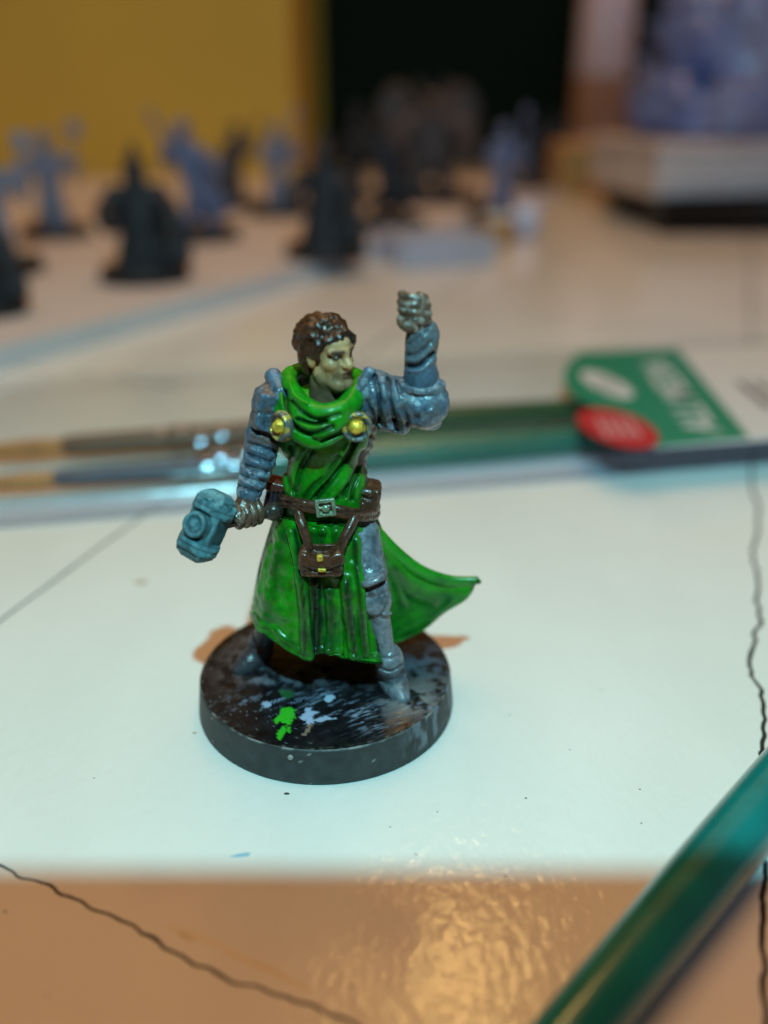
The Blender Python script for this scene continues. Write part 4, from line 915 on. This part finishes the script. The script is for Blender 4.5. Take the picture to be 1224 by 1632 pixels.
        for q in (-1, 1):
            x = new('wing' if q < 0 else 'wing ', (-26, -18, 2), (26, 18, 56)); x.tube([(6 * q, 5, 36), (14 * q, 9, 47), (22 * q, 10, 38), (20 * q, 9, 18)], [2.4, 1.8, 1.4, .6], .8).add(ell((14 * q, 8.5, 33), (7.5, 1.3, 12)), 1)
    out = []
    for n, s in P.items():
        s.rough(.5, .55); s.rough(.3, 1.3); s.cut(half((0, 0, 2.9), (0, 0, 1)))
        V, F = s.mesh(); out.append((n.strip(), V, F))
    return out
PROTO = {}
def mini(kind, px, py, rz, m, label, cat='miniature', sc=1.0, y=None, basem=None, r=12.5, z=None):
    loc = atz(px, py, BZ if z is None else z)
    o = thing('unpainted_miniature', label, cat, loc, rz, 'unpainted miniatures standing at the back')
    o.scale = (sc, sc, sc)
    if kind not in PROTO:
        parts = []; R_ = 25 if kind == 'beast' else 12.5
        V, F = lathe([(.01, 0), (R_, 0), (R_ - .4, 3.1), (R_ - .6, 3.3), (.01, 3.35)], 40); parts.append(mesh('base', V, F, m_mb, o))
        for n, V, F in sculpt(kind): parts.append(mesh(n, V, F, m_mgrey, o))
        PROTO[kind] = parts; ch = parts
    else:
        ch = []
        for p in PROTO[kind]: c = p.copy(); COL.objects.link(c); c.parent = o; ch.append(c)
    for c in ch:
        if c.name.startswith('base'): continue
        c.material_slots[0].link = 'OBJECT'; c.material_slots[0].material = m
    return o
mini('guard', 2, 432, .3, m_mgrey, 'grey miniature cut by the left edge of the photo, upper one')
mini('stout', -22, 497, .2, m_mdark, 'dark miniature at the left edge, nearest to the viewer', sc=.8)
mini('guard', 90, 376, .2, m_mgrey, 'grey miniature with an outstretched arm, second from the left edge')
mini('stout', 232, 444, .1, m_mdark, 'dark squat miniature with a wide base in front of the yellow wall')
mini('lunge', 322, 380, .1, m_mblue, 'blue grey miniature leaning left, behind the dark squat one', sc=1.08)
mini('lunge', 374, 330, 2.6, m_mbrown, 'brownish miniature right behind the leaning blue grey one', sc=.95)
mini('robe', 445, 342, .4, m_mgrey, 'slim pale grey robed miniature at the corner of the yellow wall', sc=1.02)
mini('stout', 520, 408, -.3, m_mdark, 'dark squat miniature in front of the green panel, largest in the middle', sc=1.04)
mini('robe', 566, 318, -.5, m_mdark, 'dark slim miniature behind the dark squat one in the middle', sc=1.0)
mini('lunge', 622, 362, .0, m_mdark, 'dark striding miniature right of the middle of the back row', sc=1.1)
mini('beast', 685, 318, .1, m_mbrown, 'hulking brown horned beast miniature before the green panel', sc=.98, r=25)
mini('robe', 796, 345, .2, m_mblue, 'blue robed miniature right of the horned beast', sc=1.02)
mini('guard', 842, 300, -.2, m_mdark, 'dark miniature behind and right of the blue robed one', sc=.9)
mini('robe', 872, 282, .6, m_mblue, 'small blue miniature farthest right in the back row', sc=.72)

# ------------------------------------------------------------------ odds and ends behind
o = thing('clear_tray', 'small clear plastic tray lying at the board edge', 'tray', atz(690, 415)); O2 = ROOT['clear_tray']; Rz = np.array([[.93, .36, 0], [-.36, .93, 0], [0, 0, 1]])
m_lid = clear('cloudy_plastic', (.85, .88, .95), .12, .2, .2, 150, haze=.22)
mesh('tray_floor', *cuboid(O2 + (-17, -13, 8.5), O2 + (17, 13, 9.6), .4, Rz, O2), m_lid, o, origin=O2, smooth=False)
for lo, hi in (((-17, -13, 0), (17, -12, 8.4)), ((-17, 12, 0), (17, 13, 8.4)), ((-17, -11.9, 0), (-16, 11.9, 8.4)), ((16, -11.9, 0), (17, 11.9, 8.4))): mesh('tray_wall', *cuboid(O2 + lo, O2 + hi, .2, Rz, O2), m_lid, o, origin=O2, smooth=False)
o = thing('paint_pot', 'small orange brown paint pot with a pale disc beside it', 'paint pot', atz(792, 388)); O2 = ROOT['paint_pot']
mesh('jar', *lathe([(.1, 0), (6, 0), (6.6, .8), (6.6, 8.2), (5.8, 9), (.1, 9)], 32, O2), M('ochre_paint', base=(.42, .20, .05), rough=.4), o, origin=O2)
mesh('rim', *lathe([(5.9, 9), (6.1, 9.4), (5.9, 10.6), (5.0, 10.6), (4.9, 9.2)], 32, O2), M('pot_plastic', base=(.6, .55, .5), rough=.3), o, origin=O2)
q = atz(836, 376); V, F = lathe([(.1, -4), (6.2, -4), (6.6, -3.4), (6.6, 3.4), (6.2, 4), (5.4, 4), (5.2, -2.6), (.1, -2.6)], 32); V = V @ np.array([[.2, .98, 0], [0, 0, 1], [.98, -.2, 0]]) + q + (0, 0, 6.6)
tag(mesh('plastic_disc', V, F, M('pale_blue_cap', base=(.55, .58, .72), rough=.4)), 'pale bluish plastic disc standing on edge beside the orange pot', 'disc')
# dark case and pale box with a bag on top
o = thing('dark_case', 'flat black case underneath the pale box on the right', 'case', (148, 312, 0)); O2 = ROOT['dark_case']; mk = M('black_case', base=(.014, .014, .018), rough=.45)
mesh('case_body', *cuboid((113, 298, 0), (240, 400, 9.0), 1.2), mk, o, origin=O2); mesh('case_lid', *cuboid((112.4, 297.4, 9.4), (240.6, 400.6, 12.4), .8), mk, o, origin=O2)
ang = math.radians(14); Rb = np.array([[math.cos(ang), math.sin(ang), 0], [-math.sin(ang), math.cos(ang), 0], [0, 0, 1]])
o = thing('pale_box', 'long pale wooden box on the black case at the right', 'box', (112, 306, 12.4)); O2 = ROOT['pale_box']
m_pb = M('pale_wood', base=(.60, .50, .47), rough=.6, noise=.12, nscale=60, stretch=(1, 1, 6)); cbx = (112, 306, 12.4)
mesh('box_body', *cuboid((112, 306, 12.6), (250, 366, 28.4), .7, Rb, cbx), m_pb, o, origin=O2, smooth=False); mesh('box_lid', *cuboid((111.4, 305.4, 28.8), (250.6, 366.6, 33.0), .7, Rb, cbx), m_pb, o, origin=O2, smooth=False)
s = Sdf((98, 300, 30), (215, 400, 110), 1.1); r = random.Random(5)
s.add(ell((140, 345, 46), (30, 26, 14))).add(ell((160, 350, 72), (36, 24, 30)), 10).add(ell((190, 350, 60), (30, 26, 40)), 10)
for k in range(26):
    a, b_ = r.random() * 6.28, r.random() * 6.28; c0 = np.array([155 + 34 * math.cos(a), 342 - 16 * r.random(), 38 + 60 * r.random()]); s.cut(seg(c0, c0 + np.array([24 * math.cos(b_), -6, 24 * math.sin(b_)]), 2.2 + 2 * r.random()), 5)
idx, P = s.near(14); s.D[idx] += 9.0 * np.abs(fbm(P, .045, 2, 3) - .5) * 2 + 5.0 * np.abs(fbm(P, .09, 2, 9) - .5) * 2 - 5; s.rough(1.2, .2).cut(half((0, 0, 33.3), (0, 0, 1))); V, F = s.mesh()
tag(mesh('plastic_bag', V, F, clear('bag_film', (.50, .58, .95), .9, .16, 2.6, 70, haze=.30)), 'crumpled bluish plastic bag lying on the pale box', 'bag')
# bottle
o = thing('bottle', 'tall pale bottle with a brown label standing before the dark green panel', 'bottle', (141, 560, 0)); O2 = ROOT['bottle']
mesh('bottle_body', *lathe([(.1, .0), (15.5, 0), (17, 1.5), (17, 96), (15, 104), (8, 112), (7, 114), (7, 120), (.1, 120)], 48, O2), M('bottle_plastic', base=(.66, .56, .64), rough=.35, noise=.12, nscale=25), o, origin=O2)
mesh('label', *lathe([(17.25, 22), (17.25, 56)], 48, O2), M('bottle_label', base=(.36, .20, .13), rough=.5, noise=.3, nscale=40), o, origin=O2); mesh('cap', *lathe([(7.3, 114.4), (8.4, 114.4), (8.6, 126), (7.8, 127), (.1, 127)], 32, O2), M('bottle_cap_plastic', base=(.6, .6, .65), rough=.4), o, origin=O2)
# wooden spacer behind the bottle: ochre block at its foot
o = tag(mesh('wood_block', *cuboid((96, 430, .05), (121, 470, 24), 1.0), M('ochre_wood', base=(.50, .30, .11), rough=.6, noise=.2, nscale=50, stretch=(4, 1, 1)), smooth=False), 'ochre wooden block left of the pale box at the back', 'block')
# green panel, wall
o = thing('green_panel', 'tall dark green panel standing behind the miniatures', 'panel', (90, 604, 0)); O2 = ROOT['green_panel']; m_gp = M('dark_green_paint', base=(.004, .012, .008), rough=.9, spec=.1)
mesh('panel_board', *cuboid((-35, 602, .05), (225, 612, 270), .8), m_gp, o, origin=O2, smooth=False); mesh('panel_foot', *cuboid((-35, 590, .05), (225, 601.7, 4), .6), m_gp, o, origin=O2, smooth=False)
m_wall = M('ochre_wall', base=(.74, .45, .055), rough=.8, noise=.05, nscale=12, bump=.3, bscale=120)
wv = [(-900, 482), (-44, 482), (-44, 640), (900, 640)]
V = [(x, y, z) for z in (-700, 1100) for x, y in wv]; mesh('wall', V, [[k, k + 1, k + 5, k + 4] for k in range(3)], m_wall, smooth=False); tag(bpy.data.objects['wall'], 'ochre yellow wall with a corner behind the table', kind='structure')

# ------------------------------------------------------------------ the phone that takes the picture; its upper edge shades the near tiles
ph = thing('smartphone', 'black smartphone held at the near edge of the table, taking the picture', 'phone', CAM - FW * 6); O2 = ROOT['smartphone']
Rp = np.array([[1, 0, 0], -FW, UP]); pcx = CAM[0] - 2
def pbox(name, lo, hi, b, mat): V, F = cuboid(lo, hi, b); V = np.array(V) @ Rp + CAM + np.array([-2, 0, 0]); mesh(name, V, F, mat, ph, origin=O2, smooth=False)
PT = 28.1
pbox('phone_body', (-38, 2.0, PT - 150), (38, 9.8, PT), 1.2, M('phone_case', base=(.02, .02, .022), rough=.4)); pbox('screen', (-35, 9.9, PT - 147), (35, 10.2, PT - 3), .1, M('screen_glass', base=(.01, .01, .012), rough=.08))
